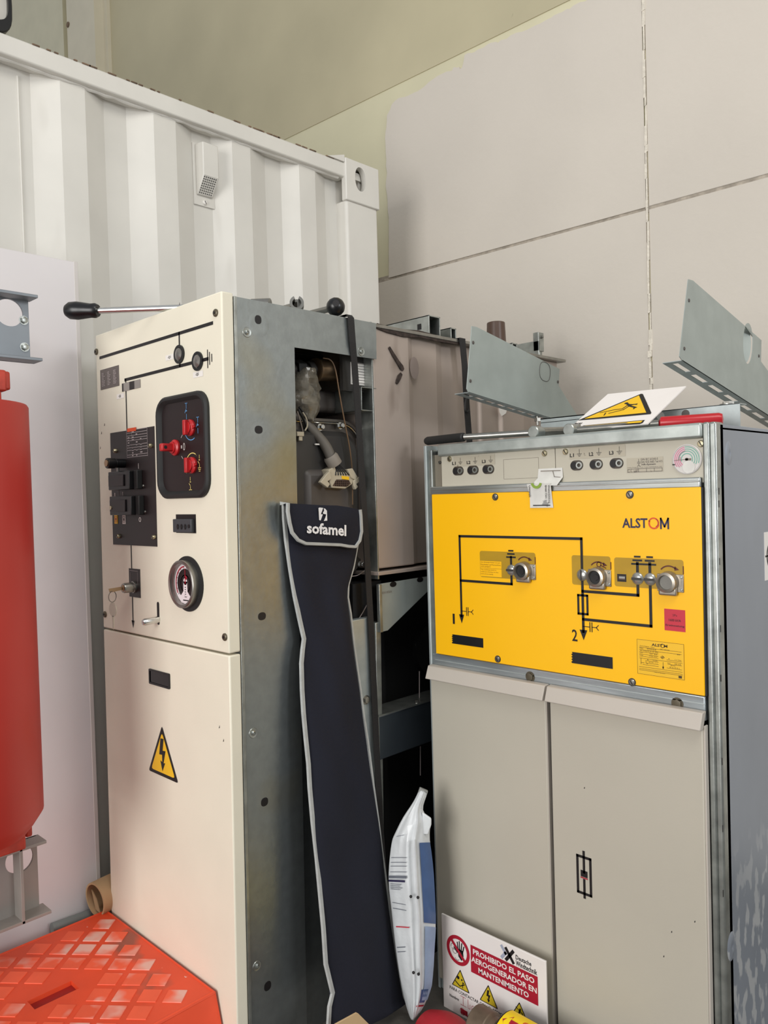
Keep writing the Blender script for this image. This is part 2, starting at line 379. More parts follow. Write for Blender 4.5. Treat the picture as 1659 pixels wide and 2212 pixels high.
# regular corrugation continues towards and past the camera
ext = []; y = pts[0][1]
while y > -3.0:
    ext += [(CX-.018, y-.06), (CX-.058, y-.12), (CX-.058, y-.19), (CX-.018, y-.27)]; y -= .27
pts = ext[::-1]+pts
g = G(); n = len(pts)
back = CX-.075
g.loft([[(x, y, .16) for x, y in pts]+[(back, pts[-1][1], .16), (back, pts[0][1], .16)],
        [(x, y, 2.84) for x, y in pts]+[(back, pts[-1][1], 2.84), (back, pts[0][1], 2.84)]])
obj('corrugated_side', g, C_white, ct, smooth=False, bev=.004)
YE = pX(744, 500, CX).y; YC = pX(815, 500, CX).y
# top rail with a slightly battered upper lip
g = G().box(CX-.06, CX+.004, -3.0, YE+.02, 2.822, 2.885)
obj('top_rail', g, C_white, ct, bev=.006, seg=3)
g = G(); r = random.Random(5)
for k in range(46):
    y = .95+k*.030+r.uniform(-.008, .008)
    if r.random() < .7: g.box(CX-.001-r.uniform(0, .006), CX+.005, y, y+r.uniform(.008, .03), 2.8835, 2.8875)
o = obj('chipped_lip', g, C_rust, ct, smooth=False); o['kind'] = 'stuff'
obj('bottom_rail', G().box(CX-.06, CX+.004, -3.0, YE+.02, .0, .16), C_white, ct, bev=.006)
obj('roof', G().box(CX-2.38, CX-.02, -3.0, YC-.02, 2.84, 2.872), C_white, ct)
obj('end_wall', G().box(CX-2.38, CX-.03, YC-.08, YC-.04, .16, 2.84), C_white, ct)
obj('corner_post', G().box(CX-.15, CX+.006, YE+.01, YC, .12, 2.73), C_white, ct, bev=.012, seg=3)
# corner casting with its oval hole
def oval(cy, cz, ry, rz, n=24, e=2.6):
    return [(cy+ry*math.copysign(abs(math.cos(t))**(2/e), math.cos(t)), cz+rz*math.copysign(abs(math.sin(t))**(2/e), math.sin(t))) for t in [2*math.pi*i/n for i in range(n)]]
def plate_hole(g, axis, pos, thick, outer, hole):
    """plate with a hole: outer & hole are equal-count loops (a,b); axis 'x' or 'y' normal"""
    mk = (lambda a, b, d: V((d, a, b))) if axis == 'x' else (lambda a, b, d: V((a, d, b)))
    g.loft([[mk(a, b, pos) for a, b in hole], [mk(a, b, pos) for a, b in outer], [mk(a, b, pos-thick) for a, b in outer], [mk(a, b, pos-thick) for a, b in hole], [mk(a, b, pos) for a, b in hole]], cap=False)
    return g
def rectloop(a0, b0, a1, b1, n=24, cr=0, cen=None):
    """n points on a rect perimeter at the angles of the oval loop"""
    ca, cb = cen or ((a0+a1)/2, (b0+b1)/2); out = []
    for i in range(n):
        t = 2*math.pi*i/n+1e-6; dx, dy = math.cos(t), math.sin(t)
        k = min(((a1-ca)/dx if dx > 0 else (a0-ca)/dx) if abs(dx) > 1e-9 else 9e9, ((b1-cb)/dy if dy > 0 else (b0-cb)/dy) if abs(dy) > 1e-9 else 9e9)
        out.append((ca+dx*k, cb+dy*k))
    # snap nearest points onto the four corners
    for c in ((a0, b0), (a1, b0), (a1, b1), (a0, b1)):
        i = min(range(n), key=lambda i: math.hypot(out[i][0]-c[0], out[i][1]-c[1])); out[i] = c
    return out
ph = pX(778, 388, CX+.012)
g = G(); plate_hole(g, 'x', CX+.014, .03, rectloop(YE+.005, 2.725, YC+.006, 2.905, 32, cen=(ph.y, ph.z)), oval(ph.y, ph.z, .032, .052, 32, 2.2))
g.box(CX-.16, CX-.10, YE+.005, YC+.006, 2.725, 2.905); g.box(CX-.1, CX-.016, YC-.02, YC+.006, 2.725, 2.905)
g.box(CX-.1, CX-.016, YE+.005, YC-.02, 2.885, 2.905)
cc = obj('corner_casting', g, C_white, ct, bev=.004)
g = G().box(CX-.10, CX-.06, ph.y-.06, ph.y+.06, ph.z-.07, ph.z+.07); obj('inner_socket', g, khaki, ct)
g = G().solid([(CX-.02, YE-.09, 2.885), (CX-.02, YE+.004, 2.885), (CX-.02, YE+.004, 2.915)], (.03, 0, 0)); obj('rail_gusset', g, C_white, ct)
# weld seam and drips
sy = pX(47, 400, CX-.055).y
obj('weld_seam', G().tube([(CX-.056, sy, .2), (CX-.056, sy, 2.80)], .004, 6), C_white, ct)
r = random.Random(9); pts = []; y = .5
while y < YE: pts.append((CX-.02+r.uniform(-.003, .003), y, 2.822+r.uniform(-.004, .002))); y += .03
obj('weld_bead', G().tube(pts, .006, 6), C_white, ct)
# vent cover
vy0, vy1 = pX(419, 330, CX-.05).y, pX(461, 330, CX-.05).y
zt = pX(432, 305, CX-.03).z; zb = pX(440, 440, CX-.03).z; hh = zt-zb
vc = None
vc_ = obj('vent_cover', G().box(CX-.058, CX-.052, vy0-.004, vy1, zb, zt), C_white, ct, bev=.001)
g = G()
Yc0, Yc1 = vy0+.006, vy1-.012; zk = zb+hh*.42; zq = zb+hh*.16
g.loft([[(CX-.052, y, zt-.004), (CX+.0, y, zt-.012), (CX+.0, y, zk), (CX-.045, y, zq), (CX-.052, y, zq)] for y in (Yc0, Yc1)])
o = obj('vent_hood', g, C_white, ct, bev=.004); o.parent = vc_
g = G()
for i in range(7):
    for j in range(8):
        t = (i+.8)/8.2; s_ = (j+.8)/8.8
        p = V((CX+.0, 0, zk)).lerp(V((CX-.045, 0, zq)), s_); p.y = Yc0+(Yc1-Yc0)*t
        nn = V((.6, 0, -.5)).normalized()
        g.lathe(p-nn*.0004, nn, [(.0023, 0), (.0023, .0012)], 6)
o = obj('perforation', g, blackrub, ct, smooth=False); o['kind'] = 'stuff'; o.parent = vc_
screw(ct, (CX-.052, (vy0+vy1)/2-.002, zb+.014), (1, 0, 0), .009, white, .006)
screw(ct, (CX-.052, (vy0+vy1)/2, zt+.008), (1, 0, 0), .006, C_white, .004)
# rounded dark-rimmed fitting standing on the container, cut by the frame
q = pX(0, 30, CX-.03)
fx = thing('flood_lamp', (CX-.03, q.y-.04, 2.885), 'dark-rimmed rounded lamp at top left corner of photo above container', 'lamp')
cy, cz = q.y-.035, 2.885+.075
def rr(cy, cz, ry, rz): return oval(cy, cz, ry, rz, 28, 3.5)
e = pX(27, 20, CX-.0); ry = .075; cyy = e.y-ry
g = G(); plate_hole(g, 'x', CX+.0, .05, rr(cyy, 2.885+.092, ry, .092), rr(cyy, 2.885+.092+.012, ry-.012, .068))
obj('rim', g, blackpl, fx, bev=.003)
obj('lens', G().solid([(CX-.012, a, b) for a, b in rr(cyy, 2.885+.104, ry-.012, .068)], (-.01, 0, 0)), mat('grey_lens', (190, 186, 178), .2, var=.05), fx)

# ================================================================== WHITE BOARD PANEL
BX = -2.42
p1 = pX(167, 567, BX)
bp = thing('partition_board', (BX-.01, p1.y-.5, 0), 'tall plain white board standing behind the red coil', 'board')
obj('sheet', G().box(BX-.022, BX, -1.2, p1.y, 0.0, p1.z), P_white, bp, bev=.0015)
obj('edge_strip', G().box(BX-.023, BX+.001, p1.y-.012, p1.y+.001, 0.0, p1.z+.002), mat('board_edge', (206, 200, 196), .4, var=.02), bp, bev=.001)

# ================================================================== TRANSFORMER (red resin coil in a channel frame)
TX = -2.16
tr = thing('dry_transformer', (TX, .45, 0), 'red resin coil held in a grey steel channel frame at left edge', 'transformer')
zt0 = pX(71, 778, TX+.05); zt1 = pX(68, 635, TX+.05); b0 = pX(98, 1978, TX+.05); b1 = pX(92, 1818, TX+.05)
def channel(z0, z1, yend, m, name, hole_px, bolts_px, stiff=None):
    yh = pX(*hole_px, TX); g = G(); yl = -1.0
    R_ = .036
    plate_hole(g, 'x', TX, .008, rectloop(yh.y-.12, z0, yend, z1, 32, cen=(yh.y, yh.z)), oval(yh.y, yh.z, R_, R_, 32, 2))
    g.box(TX-.008, TX, yl, yh.y-.12, z0, z1)
    g.box(TX-.008, TX+.05, yl, yend+.006, z1-.008, z1); g.box(TX-.008, TX+.05, yl, yend+.012, z0, z0+.008)
    if stiff: g.box(TX, TX+.05, pX(*stiff, TX+.03).y-.004, pX(*stiff, TX+.03).y+.004, z0, z1)
    o = obj(name, g, m, tr, bev=.001)
    for q in bolts_px:
        p = pX(*q, TX); hexbolt(tr, (TX, p.y, p.z), (1, 0, 0), .009, zinc)
channel(zt0.z, zt1.z, pX(63, 700, TX).y, steelpaint, 'top_channel', (20, 675), [(51, 692), (53, 750)])
channel(b0.z, b1.z, pX(83, 1900, TX).y, steelpaint2, 'bottom_channel', (42, 1857), [], (42, 1900))
ey = pX(46, 1340, TX+.10)
cr_ = .17; ax = (TX+.08-.0, ey.y-cr_*.80)
zc0 = pX(48, 1740, TX+.1).z; zc1 = pX(40, 885, TX+.1).z
g = G(); 
def ring_c(z, r): return [(ax[0]+r*math.cos(2*math.pi*i/48), ax[1]+r*math.sin(2*math.pi*i/48), z) for i in range(48)]
g.loft([ring_c(zc0-.05, cr_*.78), ring_c(zc0-.03, cr_*.88), ring_c(zc0, cr_), ring_c(zc1, cr_), ring_c(zc1+.006, cr_*.98), ring_c(zc1+.006, cr_*.8)])
obj('coil', g, redcoil, tr)
def pb(px, z0, z1, dep, nm, m=redclamp, Xp=None):
    q0 = pX(px[0], 1100, Xp or TX+.1).y; q1 = pX(px[1], 1100, Xp or TX+.1).y
    return obj(nm, G().box((Xp or TX+.1)-dep, Xp or TX+.1, q0, q1, z0, z1), m, tr, bev=.005)
Z = lambda y: pX(25, y, TX+.1).z
pb((-60, 26), Z(846), Z(800), .1, 'upper_clamp'); pb((4, 34), Z(842), Z(802), .05, 'upper_clamp', Xp=TX+.095)
pb((-60, 14), Z(884), Z(846), .08, 'spacer'); pb((2, 20), Z(897), Z(870), .05, 'spacer', Xp=TX+.11)
pb((-60, 29), Z(1845), Z(1760), .1, 'lower_clamp'); pb((29, 44), Z(1832), Z(1745), .07, 'lower_clamp', Xp=TX+.07)
pb((24, 46), Z(1772), Z(1738), .04, 'lower_spacer', Xp=TX+.10)
obj('core_leg', G().box(TX-.06, TX-.008, ax[1]-.1, ax[1]+.02, b0.z, zt1.z), steelpaint2, tr)
for yy in (-.7, ax[1]-.45):
    obj('wheel_bracket', G().box(TX-.04, TX+.04, yy-.05, yy+.05, .05, b0.z), steelpaint2, tr)
    obj('wheel', G().cyl((TX-.03, yy, .06), (TX+.03, yy, .06), .06), steel, tr)

# ================================================================== ORANGE STEP
c0 = pZ(240, 1965, .2); c1 = pZ(473, 2138, .2)
X0, X1, Y1 = c0.x-.01, c1.x, 1.083; Yb = .30
st = thing('step_stool', ((X0+X1)/2, .7, 0), 'orange plastic step with square tread pattern at bottom left', 'step')
s0, s1 = pZ(75, 2167, .2), pZ(154, 2130, .2); sx0, sx1 = -2.042, -1.995; sy0, sy1 = s0.y-.01, s1.y+.01
g = G()
top = .2
for (a0, a1, b0_, b1_) in [(X0, sx0, Yb, Y1), (sx1, X1, Yb, Y1), (sx0, sx1, Yb, sy0), (sx0, sx1, sy1, Y1)]:
    g.box(a0, a1, b0_, b1_, top-.012, top)
obj('top', g, orange, st, smooth=False)
d_ = .055
g = G().loft([[(X0, Yb, top-.002), (X1, Yb, top-.002), (X1, Y1, top-.002), (X0, Y1, top-.002)], [(X0-d_*.2, Yb-d_, 0), (X1+d_*1.0, Yb-d_, 0), (X1+d_*1.0, Y1+.004, 0), (X0-d_*.2, Y1+.004, 0)]], cap=False)
obj('skirt', g, orange, st, smooth=False, bev=0)
obj('rim', G().tube([(X1-.004, Yb, top-.004), (X1-.004, Y1-.004, top-.004), (X0+.004, Y1-.004, top-.004), (X0+.004, Yb, top-.004)], .0065, 8), orange, st)
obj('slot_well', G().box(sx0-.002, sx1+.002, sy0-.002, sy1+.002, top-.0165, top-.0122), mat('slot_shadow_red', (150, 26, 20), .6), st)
e1 = V((math.cos(math.radians(44.6-4.2)), math.sin(math.radians(44.6-4.2)), 0)); e2_ = V((-e1.y, e1.x, 0))
pt = .0655; hs = .0245; org = pZ(252, 2024, .2)
tm = None
rr_ = random.Random(2)
for i in range(-16, 17):
    for j in range(-16, 17):
        c = org+e1*(i*pt)+e2_*(j*pt)
        cs = [c+e1*hs*a+e2_*hs*b for a, b in ((-1, -1), (1, -1), (1, 1), (-1, 1))]
        if any(p.x < X0+.001 or p.x > X1-.001 or p.y < Yb or p.y > Y1-.001 for p in cs): continue
        if any(sx0-.002 < p.x < sx1+.002 and sy0-.002 < p.y < sy1+.002 for p in cs+[c, (cs[0]+cs[1])/2, (cs[1]+cs[2])/2, (cs[2]+cs[3])/2, (cs[3]+cs[0])/2]): continue
        if tm is None:
            gg = G().loft([[e1*hs*a+e2_*hs*b for a, b in ((-1, -1), (1, -1), (1, 1), (-1, 1))], [(e1*(hs-.0006)*a+e2_*(hs-.0006)*b)+V((0, 0, .0022)) for a, b in ((-1, -1), (1, -1), (1, 1), (-1, 1))]])
            t0 = obj('tread_square', gg, orange_t, None, smooth=False); tm = t0.data; bpy.data.objects.remove(t0)
        o = bpy.data.objects.new('tread_square', tm); COL.objects.link(o); o.parent = st; o.location = V((c.x, c.y, top-.0003))-st.location

# cardboard tube and grey bar by the cabinet foot
q0 = pY(203, 1940, 1.02); 
a_ = pX(205, 1944, -2.335); tb = a_; dirn = V((.05, 1, -.0)).normalized()
tu = thing('cardboard_tube', (tb.x, tb.y, tb.z-.05), 'brown cardboard tube lying beside cream cabinet behind orange step', 'tube')
dirt = V((-.10, .99, .03)).normalized()
obj('shell', G().ring(tb, dirt, .052, .046, .5, 36), card, tu)
obj('torn_flap', G().solid([tb+dirt*.004+V((-.03, 0, .02)), tb+dirt*.004+V((.0, 0, .0)), tb+dirt*.004+V((.02, 0, -.035)), tb+dirt*.01+V((-.02, 0, -.04))], dirt*.003), card, tu)
gb0 = pZ(110, 2003, .2); 
bar = obj('grey_bar', G().cyl(pX(112, 2006, -2.395), pX(205, 1972, -2.395), .016, n=16), mat('grey_hose', (120, 126, 124), .5, var=.05)); rebase(bar)
tag(bar, 'grey round bar on the floor between white board and orange step', 'bar')
bar['_o'] = (0, 0, 0)

# ================================================================== LEFT CABINET
KL = .020
LY = 1.09
def LP(x, y): p = pY(x, y, LY); return (p.x-KL*(p.z-1.07), p.z)
LX0, LX1 = LP(206, 725)[0], LP(478, 628)[0]
LT = 1.95; LS = 1.071
lc = thing('switchgear_cabinet', ((LX0+LX1)/2, LY+.25, 0), 'tall cream-fronted switchgear cabinet with galvanised side and round pressure gauge', 'cabinet')
NY = V((0, -1, 0))
# front pans (folded sheet: face + returned edges)
up = obj('upper_front_panel', G().box(LX0, LX1, LY, LY+.034, LS+.0025, LT), cream, lc, bev=.004, seg=3)
lo = obj('lower_front_panel', G().box(LX0, LX1, LY, LY+.034, .02, LS-.0025), cream, lc, bev=.004, seg=3)
SX = LX1-.002
# galvanised side frame with the large opening
def SP(x, y): p = pX(x, y, SX); return (p.y, p.z)
ya = LY+.036; yb = SP(803, 697)[0]; yo = SP(628, 752)[0]; zo = SP(626, 752)[1]; st_ = .012
g = G().box(SX-.002, SX, ya, yo, .0, 1.943)
g.box(SX-.002, SX, yo, yb, zo, 1.943)
g.box(SX-.03, SX-.002, ya, ya+.002, 0, 1.943)
g.box(SX-.03, SX-.002, ya, yb, 1.941, 1.943)
obj('side_frame', g, galv_l, lc)
obj('frame_edge', G().box(SX-.001, SX+.003, ya-.001, ya+.008, .0, 1.943), zinc, lc, bev=.001)
obj('lower_side_panel', G().box(SX-.012, SX-.010, yo-.01, yb-.16, .0, 1.16), galv_l, lc)
# left side and back, top
obj('left_side_panel', G().box(LX0, LX0+.003, LY+.034, yb, 0, 1.94), galv, lc)
obj('top_sheet', G().box(LX0, SX-.002, LY+.034, yb, 1.930, 1.934), galv, lc)
obj('inner_back', G().box(LX0+.02, LX0+.024, LY+.05, yb, 0, 1.9), voidm, lc)
# rear lower galvanised column & post near the strap
p = SP(760, 1337); q = SP(815, 1345)
obj('rear_column', G().box(SX-.03, SX-.006, SP(762, 1337)[0], SP(808, 1345)[0], 0, SP(780, 1338)[1]), galv, lc, bev=.002)
obj('rear_post', G().box(SX-.03, SX+.002, SP(808, 1345)[0]+.004, SP(822, 1345)[0], 0, SP(812, 1345)[1]), zinc, lc, bev=.002)
hexbolt(lc, (SX-.006,)+SP(796, 1513), (1, 0, 0), .010, steel, .006)
# punched holes and rivets of the side frame
for (x, y, a, b) in [(549, 693, .010, .011), (553, 929, .012, .010), (565, 1331, .012, .010), (575.5, 1734, .011, .011), (587, 2136, .011, .012)]:
    c = SP(x, y); obj('punched_hole', G().solid([(SX+.0006, u, v) for u, v in oval(c[0], c[1], a, b, 16, 2.4)], (-.0004, 0, 0)), black, lc, smooth=False)
c = SP(551, 703); obj('pressed_dimple', G().lathe((SX, c[0], c[1]), (1, 0, 0), [(.034, -.0002), (.026, .0004), (.018, .0001)], 32), galv_l, lc)
for (x, y) in [(525, 720), (549, 1584), (772, 761), (563, 2092)]:
    c = SP(x, y)
    r_ = obj('rivet', G().lathe((SX, c[0], c[1]), (1, 0, 0), [(.013, 0), (.012, .0012), (.009, .0006)], 24), zinc, lc)
    h = obj('rivet_head', G().lathe((SX+.0005, c[0], c[1]), (1, 0, 0), [(.006, 0), (.006, .002), (.003, .0035), (.003, .0015)], 14), zinc, lc); h.parent = r_

def D(l=.0006): return Dec(lambda u, v: V((u, LY-l, v)))
# panel screws
for q in [(209, 760), (466.6, 676), (227.5, 1327), (486.5, 1376)]:
    u, v = LP(*q); o = obj('panel_screw', G().lathe((u, LY+.001, v), NY, [(.0095, 0), (.0095, .004), (.007, .006)], 16), khaki, lc)
    ch = obj('socket', G().cyl((u, LY-.004, v), (u, LY-.0062, v), .0035, n=6), black, lc); ch.parent = o
# mimic diagram
zb_ = (LP(216.6, 773)[1]+LP(458.4, 698)[1])/2; ub0, ub1 = LP(216.6, 773)[0], LP(458.4, 698)[0]
z2 = (LP(271.6, 819)[1]+LP(448, 777)[1])/2; u2 = LP(272.5, 850)[0]; ui1 = LP(388.3, 765)[0]; ui2 = LP(428, 781)[0]; zi1 = LP(388.8, 765.5)[1]
ue = LP(448.8, 777)[0]
D().line([(ub0, zb_), (ub1, zb_)], .0085).put('mimic_busbar', black, lc)
d = D().line([(ui1, zb_), (ui1, z2)], .006).line([(u2-.003, z2), (ue, z2)], .0085)
zp = LP(273, 930)[1]; d.line([(u2, z2), (u2, zp)], .0058)
for k, (x, h) in enumerate([(448.8, .021), (453, .014), (457.7, .008)]):
    u = LP(x, 775)[0]; d.line([(u, z2-h), (u, z2+h)], .0035)
d.put('mimic_line', black, lc)
for u, z in ((ui1, zi1), (ui2, z2)):
    rg = obj('indicator_bezel', G().lathe((u, LY, z), NY, [(.024, 0), (.024, .004), (.017, .004)], 32, cap=False), blackpl, lc)
    o = obj('indicator_lens', G().lathe((u, LY-.001, z), NY, [(.0165, 0), (.0155, .004), (.009, .007), (.001, .008)], 28), mat('smoked_lens', (120, 116, 112), .15, .4, var=.2) if 'smoked_lens' not in MATS else MATS['smoked_lens'], lc); o.parent = rg
for (x0, y0, x1, y1, t) in [(358, 772.5, 377.5, 770.5, '-Q1'), (417.5, 810, 439, 807, '-Q5'), (252.5, 857, 268.5, 854.5, '-Q2')]:
    u0_, v0_ = LP(x0, y0); u1_, v1_ = LP(x1, y1); vm = (v0_+v1_)/2
    D().rect(u0_, vm-.007, u1_, vm+.007).put('tape_label', white, lc)
    D(.0010).text(t, u0_+.012, vm-.004, u0_+.026, vm+.004, .02).put('tape_text', black, lc)
# nameplate, text as rows
u0_, u1_ = LP(217.5, 820)[0], LP(257.6, 810)[0]; v1_ = (LP(217.5, 800)[1]+LP(257.6, 788)[1])/2; v0_ = (LP(218.7, 843)[1]+LP(257.6, 833)[1])/2
npl = obj('nameplate', G().box(u0_, u1_, LY-.0012, LY, v0_, v1_), mat('anodised_plate', (110, 102, 98), .35, .5, var=.06), lc, bev=.0004)
d = D(.0018); rr_ = random.Random(4)
for k in range(9):
    z = v1_-.012-k*(v1_-v0_-.018)/9
    for c in range(3): d.rect(u0_+.010+c*(u1_-u0_)*.31, z-.0012, u0_+.010+c*(u1_-u0_)*.31+rr_.uniform(.012, .022), z+.0012)
o = d.put('nameplate_text', greytxt, lc); o.parent = npl
# small window with two flags
u0_, u1_ = LP(264, 835)[0], LP(303.7, 830)[0]; v1_ = (LP(264, 828)[1]+LP(303.7, 820)[1])/2; v0_ = (LP(264.8, 846)[1]+LP(303.7, 837.6)[1])/2
wn = obj('position_window', G().box(u0_, u1_, LY-.0010, LY, v0_, v1_), dkbrown, lc)
for a, b in ((.1, .42), (.7, 1.0)):
    o = obj('position_flag', G().box(u0_+(u1_-u0_)*a, u0_+(u1_-u0_)*b, LY-.0016, LY-.0008, v0_, v1_), mat('flag_grey', (150, 144, 138), .4, .2, var=.08) if 'flag_grey' not in MATS else MATS['flag_grey'], lc); o.parent = wn
# operating recess (rounded frame, 3 red knobs)
u0_, u1_ = LP(344, 960)[0], LP(454.5, 960)[0]; v1_ = (LP(420, 846)[1]+LP(380, 855)[1])/2; v0_ = (LP(370, 1076)[1]+LP(440, 1076)[1])/2
def rrect(u0, v0, u1, v1, r, n=6):
    out = []
    for cx, cz, a0 in ((u1-r, v1-r, 0), (u0+r, v1-r, 90), (u0+r, v0+r, 180), (u1-r, v0+r, 270)):
        out += [(cx+r*math.cos(math.radians(a0+90*i/n)), cz+r*math.sin(math.radians(a0+90*i/n))) for i in range(n+1)]
    return out
def at(L, y): return [(a, y, b) for a, b in L]
A = rrect(u0_, v0_, u1_, v1_, .045); B = rrect(u0_+.016, v0_+.016, u1_-.016, v1_-.016, .034); B2 = rrect(u0_+.019, v0_+.019, u1_-.019, v1_-.019, .032)
g = G().loft([at(A, LY), at(A, LY-.007), at(rrect(u0_+.005, v0_+.005, u1_-.005, v1_-.005, .042), LY-.012), at(rrect(u0_+.011, v0_+.011, u1_-.011, v1_-.011, .038), LY-.012), at(B, LY-.006), at(B2, LY-.0015)], cap=False)
rf = obj('operating_recess_frame', g, blackrub, lc)
fa = obj('operating_face', G().solid(at(B2, LY-.0015), (0, .001, 0)), dkbrown, lc, smooth=False)
def knob(px, handle=None):
    u, v = LP(*px)
    k = obj('selector_knob', G().lathe((u, LY-.001, v), NY, [(.021, 0), (.021, .006), (.015, .010), (.015, .014)], 28), red, lc, bev=.0008)
    if handle:
        h = obj('knob_handle', G().box(u-.008, u+.008, LY-.046, LY-.012, v-.010, v+.010), red, lc, bev=.003)
        h2 = obj('padlock_hole', G().cyl((u-.0085, LY-.036, v), (u+.0085, LY-.036, v), .0045), black, lc); h2.parent = h; h.parent = k
        h2.parent = k
    else:
        h = obj('knob_grip', G().solid([(u-.006, LY-.012, v-.019), (u+.006, LY-.012, v-.019), (u+.006, LY-.012, v+.019), (u-.006, LY-.012, v+.019)], (0, -.012, 0)), red, lc, bev=.002); h.parent = k
        n_ = obj('knob_nose', G().solid([(u+.010, LY-.004, v-.010), (u+.027, LY-.004, v), (u+.010, LY-.004, v+.010)], (0, -.006, 0)), red, lc, bev=.001); n_.parent = k
    return k
knob((414, 924)); knob((417.5, 1005)); knob((381, 967), True)
k1, k2, k3 = LP(414, 924), LP(417.5, 1005), LP(381, 967)
d = D(.0022).arc(k1[0], k1[1], .031, 175, 300, .0022).poly([(k1[0]-.034, k1[1]+.004), (k1[0]-.028, k1[1]+.004), (k1[0]-.031, k1[1]+.014)])
for (du, dv) in ((-.020, .046), (.032, .006)):
    u, v = k1[0]+du, k1[1]+dv
    d.line([(u, v+.004), (u, v+.018)], .0016).line([(u-.005, v+.018), (u+.005, v+.018)], .0016).line([(u, v+.004), (u-.007, v-.006)], .0016).line([(u, v-.010), (u, v-.022)], .0016).rect(u-.003, v-.003, u+.003, v)
d.put('blue_marking', blueprint, lc)
d = D(.0022).arc(k2[0], k2[1], .031, 60, 200, .0022).poly([(k2[0]-.033, k2[1]-.010), (k2[0]-.027, k2[1]-.010), (k2[0]-.030, k2[1]-.020)]).poly([(k2[0]+.012, k2[1]+.031), (k2[0]+.018, k2[1]+.025), (k2[0]+.022, k2[1]+.020)])
for (du, dv) in ((-.012, -.046), (.032, .008)):
    u, v = k2[0]+du, k2[1]+dv
    d.line([(u, v+.016), (u, v+.008)], .0016).rect(u-.003, v+.003, u+.003, v+.005).line([(u-.006, v), (u, v-.006), (u, v-.016)], .0016)
    for i, h in enumerate((.006, .0045, .003)): d.line([(u-h, v-.016-.004*i), (u+h, v-.016-.004*i)], .0014)
d.put('yellow_marking', yelprint, lc)
d = D(.0022); d.text('0', k3[0]+.036, k3[1]-.010, k3[0]+.046, k3[1]+.010).rect(k3[0]+.026, k3[1]-.004, k3[0]+.031, k3[1]+.004)
d.line([(k3[0]+.028, k3[1]+.024), (k3[0]+.034, k3[1]+.030)], .0016).line([(k3[0]+.028, k3[1]-.024), (k3[0]+.034, k3[1]-.030)], .0016)
d.put('position_marking', mat('pale_marking', (190, 186, 180), .5, var=.02), lc)
# breaker plate
u0_, u1_ = LP(242, 1050)[0], LP(337, 1050)[0]; v1_ = (LP(237, 936)[1]+LP(332, 921)[1])/2; v0_ = (LP(247, 1176)[1]+LP(342, 1181)[1])/2
bk = obj('breaker_plate', G().box(u0_, u1_, LY-.0015, LY, v0_, v1_), dkbrown, lc)
for q in [(252, 974), (328.3, 963), (259.7, 1158), (335.5, 1160)]:
    u, v = LP(*q); screw(lc, (u, LY-.0015, v), NY, .0065, goldm, .008)
ta, tb_ = LP(275.6, 960)[0], LP(320, 955)[0]; tz1 = (LP(276, 930)[1]+LP(320, 924)[1])/2; tz0 = (LP(278, 989)[1]+LP(320, 985)[1])/2
d = D(.0022); H = tz1-tz0
for k, yv in enumerate([1, .9, .8, .71, .62, .46, .36, .27, .10, .02]): d.line([(ta, tz0+H*yv), (tb_, tz0+H*yv)], .0012)
d.line([(ta, tz0), (ta, tz1)], .0012).line([(tb_, tz0), (tb_, tz1)], .0012).line([(ta+.03, tz0+H*.6), (ta+.03, tz1)], .001)
for k in range(10):
    for c in range(4):
        if rr_.random() < .6: d.rect(ta+.006+c*.023, tz0+H*(.05+.095*k), ta+.006+c*.023+rr_.uniform(.006, .014), tz0+H*(.05+.095*k)+.003)
d.put('rating_table', mat('rating_print', (170, 160, 160), .5, var=.02), lc)
D(.0023).rect(ta+.004, tz1-.004, ta+.055, tz1+.006).put('orange_strip', orangered, lc)
u, v = LP(269, 1001)
o = obj('plate_knob', G().cyl((u, LY, v), (u, LY-.030, v), .013).cyl((u, LY-.030, v), (u, LY-.054, v), .015), blackpl, lc, bev=.002)
o2 = obj('knob_cap', G().cyl((u, LY-.054, v), (u, LY-.0565, v), .0095), mat('copper_cap', (170, 140, 110), .3, .7), lc); o2.parent = o
cy_, cz_ = LP(266, 1015)
obj('stay_bracket', G().cyl((u-.002, LY-.02, v-.002), (u-.002, LY-.02, v-.03), .004), steel, lc)
pc = LP(265.5, 1030)[0]
obj('pull_cord', G().tube([(pc, LY-.006, v), (pc+.002, LY-.02, v-.02), (pc-.001, LY-.012, LP(268, 1065)[1]), (pc, LY-.004, LP(268, 1100)[1])], .0012, 6), mat('grey_cord', (150, 148, 144), .6), lc)
for (y0_, y1_, xa, xb) in [(1017, 1057, 255, 309), (1071, 1112, 258, 313)]:
    a = LP(xa, (y0_+y1_)/2)[0]; b = LP(xb, (y0_+y1_)/2)[0]; zt_ = LP(290, y0_)[1]; zb2 = LP(290, y1_)[1]
    g = G().box(a, b-.022, LY-.030, LY-.0015, zb2, zt_); o = obj('push_button_cover', g, blackpl, lc, bev=.002)
    o2 = obj('cover_tab', G().box(b-.020, b, LY-.018, LY-.0015, zb2, zt_), blackrub, lc, bev=.002); o2.parent = o
    o3 = obj('inner_step', G().box(a+.008, b-.05, LY-.034, LY-.030, zb2+.01, zt_-.01), dkbrown, lc, bev=.001); o3.parent = o
    screw(lc, (b+.004, LY-.0015, zb2+.008), NY, .004, steel, .003)
u, v = LP(264, 1096); obj('reset_pin', G().cyl((u, LY-.030, v), (u, LY-.036, v), .0055), greenp if False else goldm, lc)
D(.0024).text('0', LP(301.5, 1122)[0], LP(304, 1127.5)[1], LP(306.5, 1122)[0], LP(304, 1117)[1]).line([LP(300.6, 1001.5), (LP(300.6, 1001.5)[0], LP(300.6, 1012)[1])], .0014).put('position_text', white, lc)
d = D(.0024)
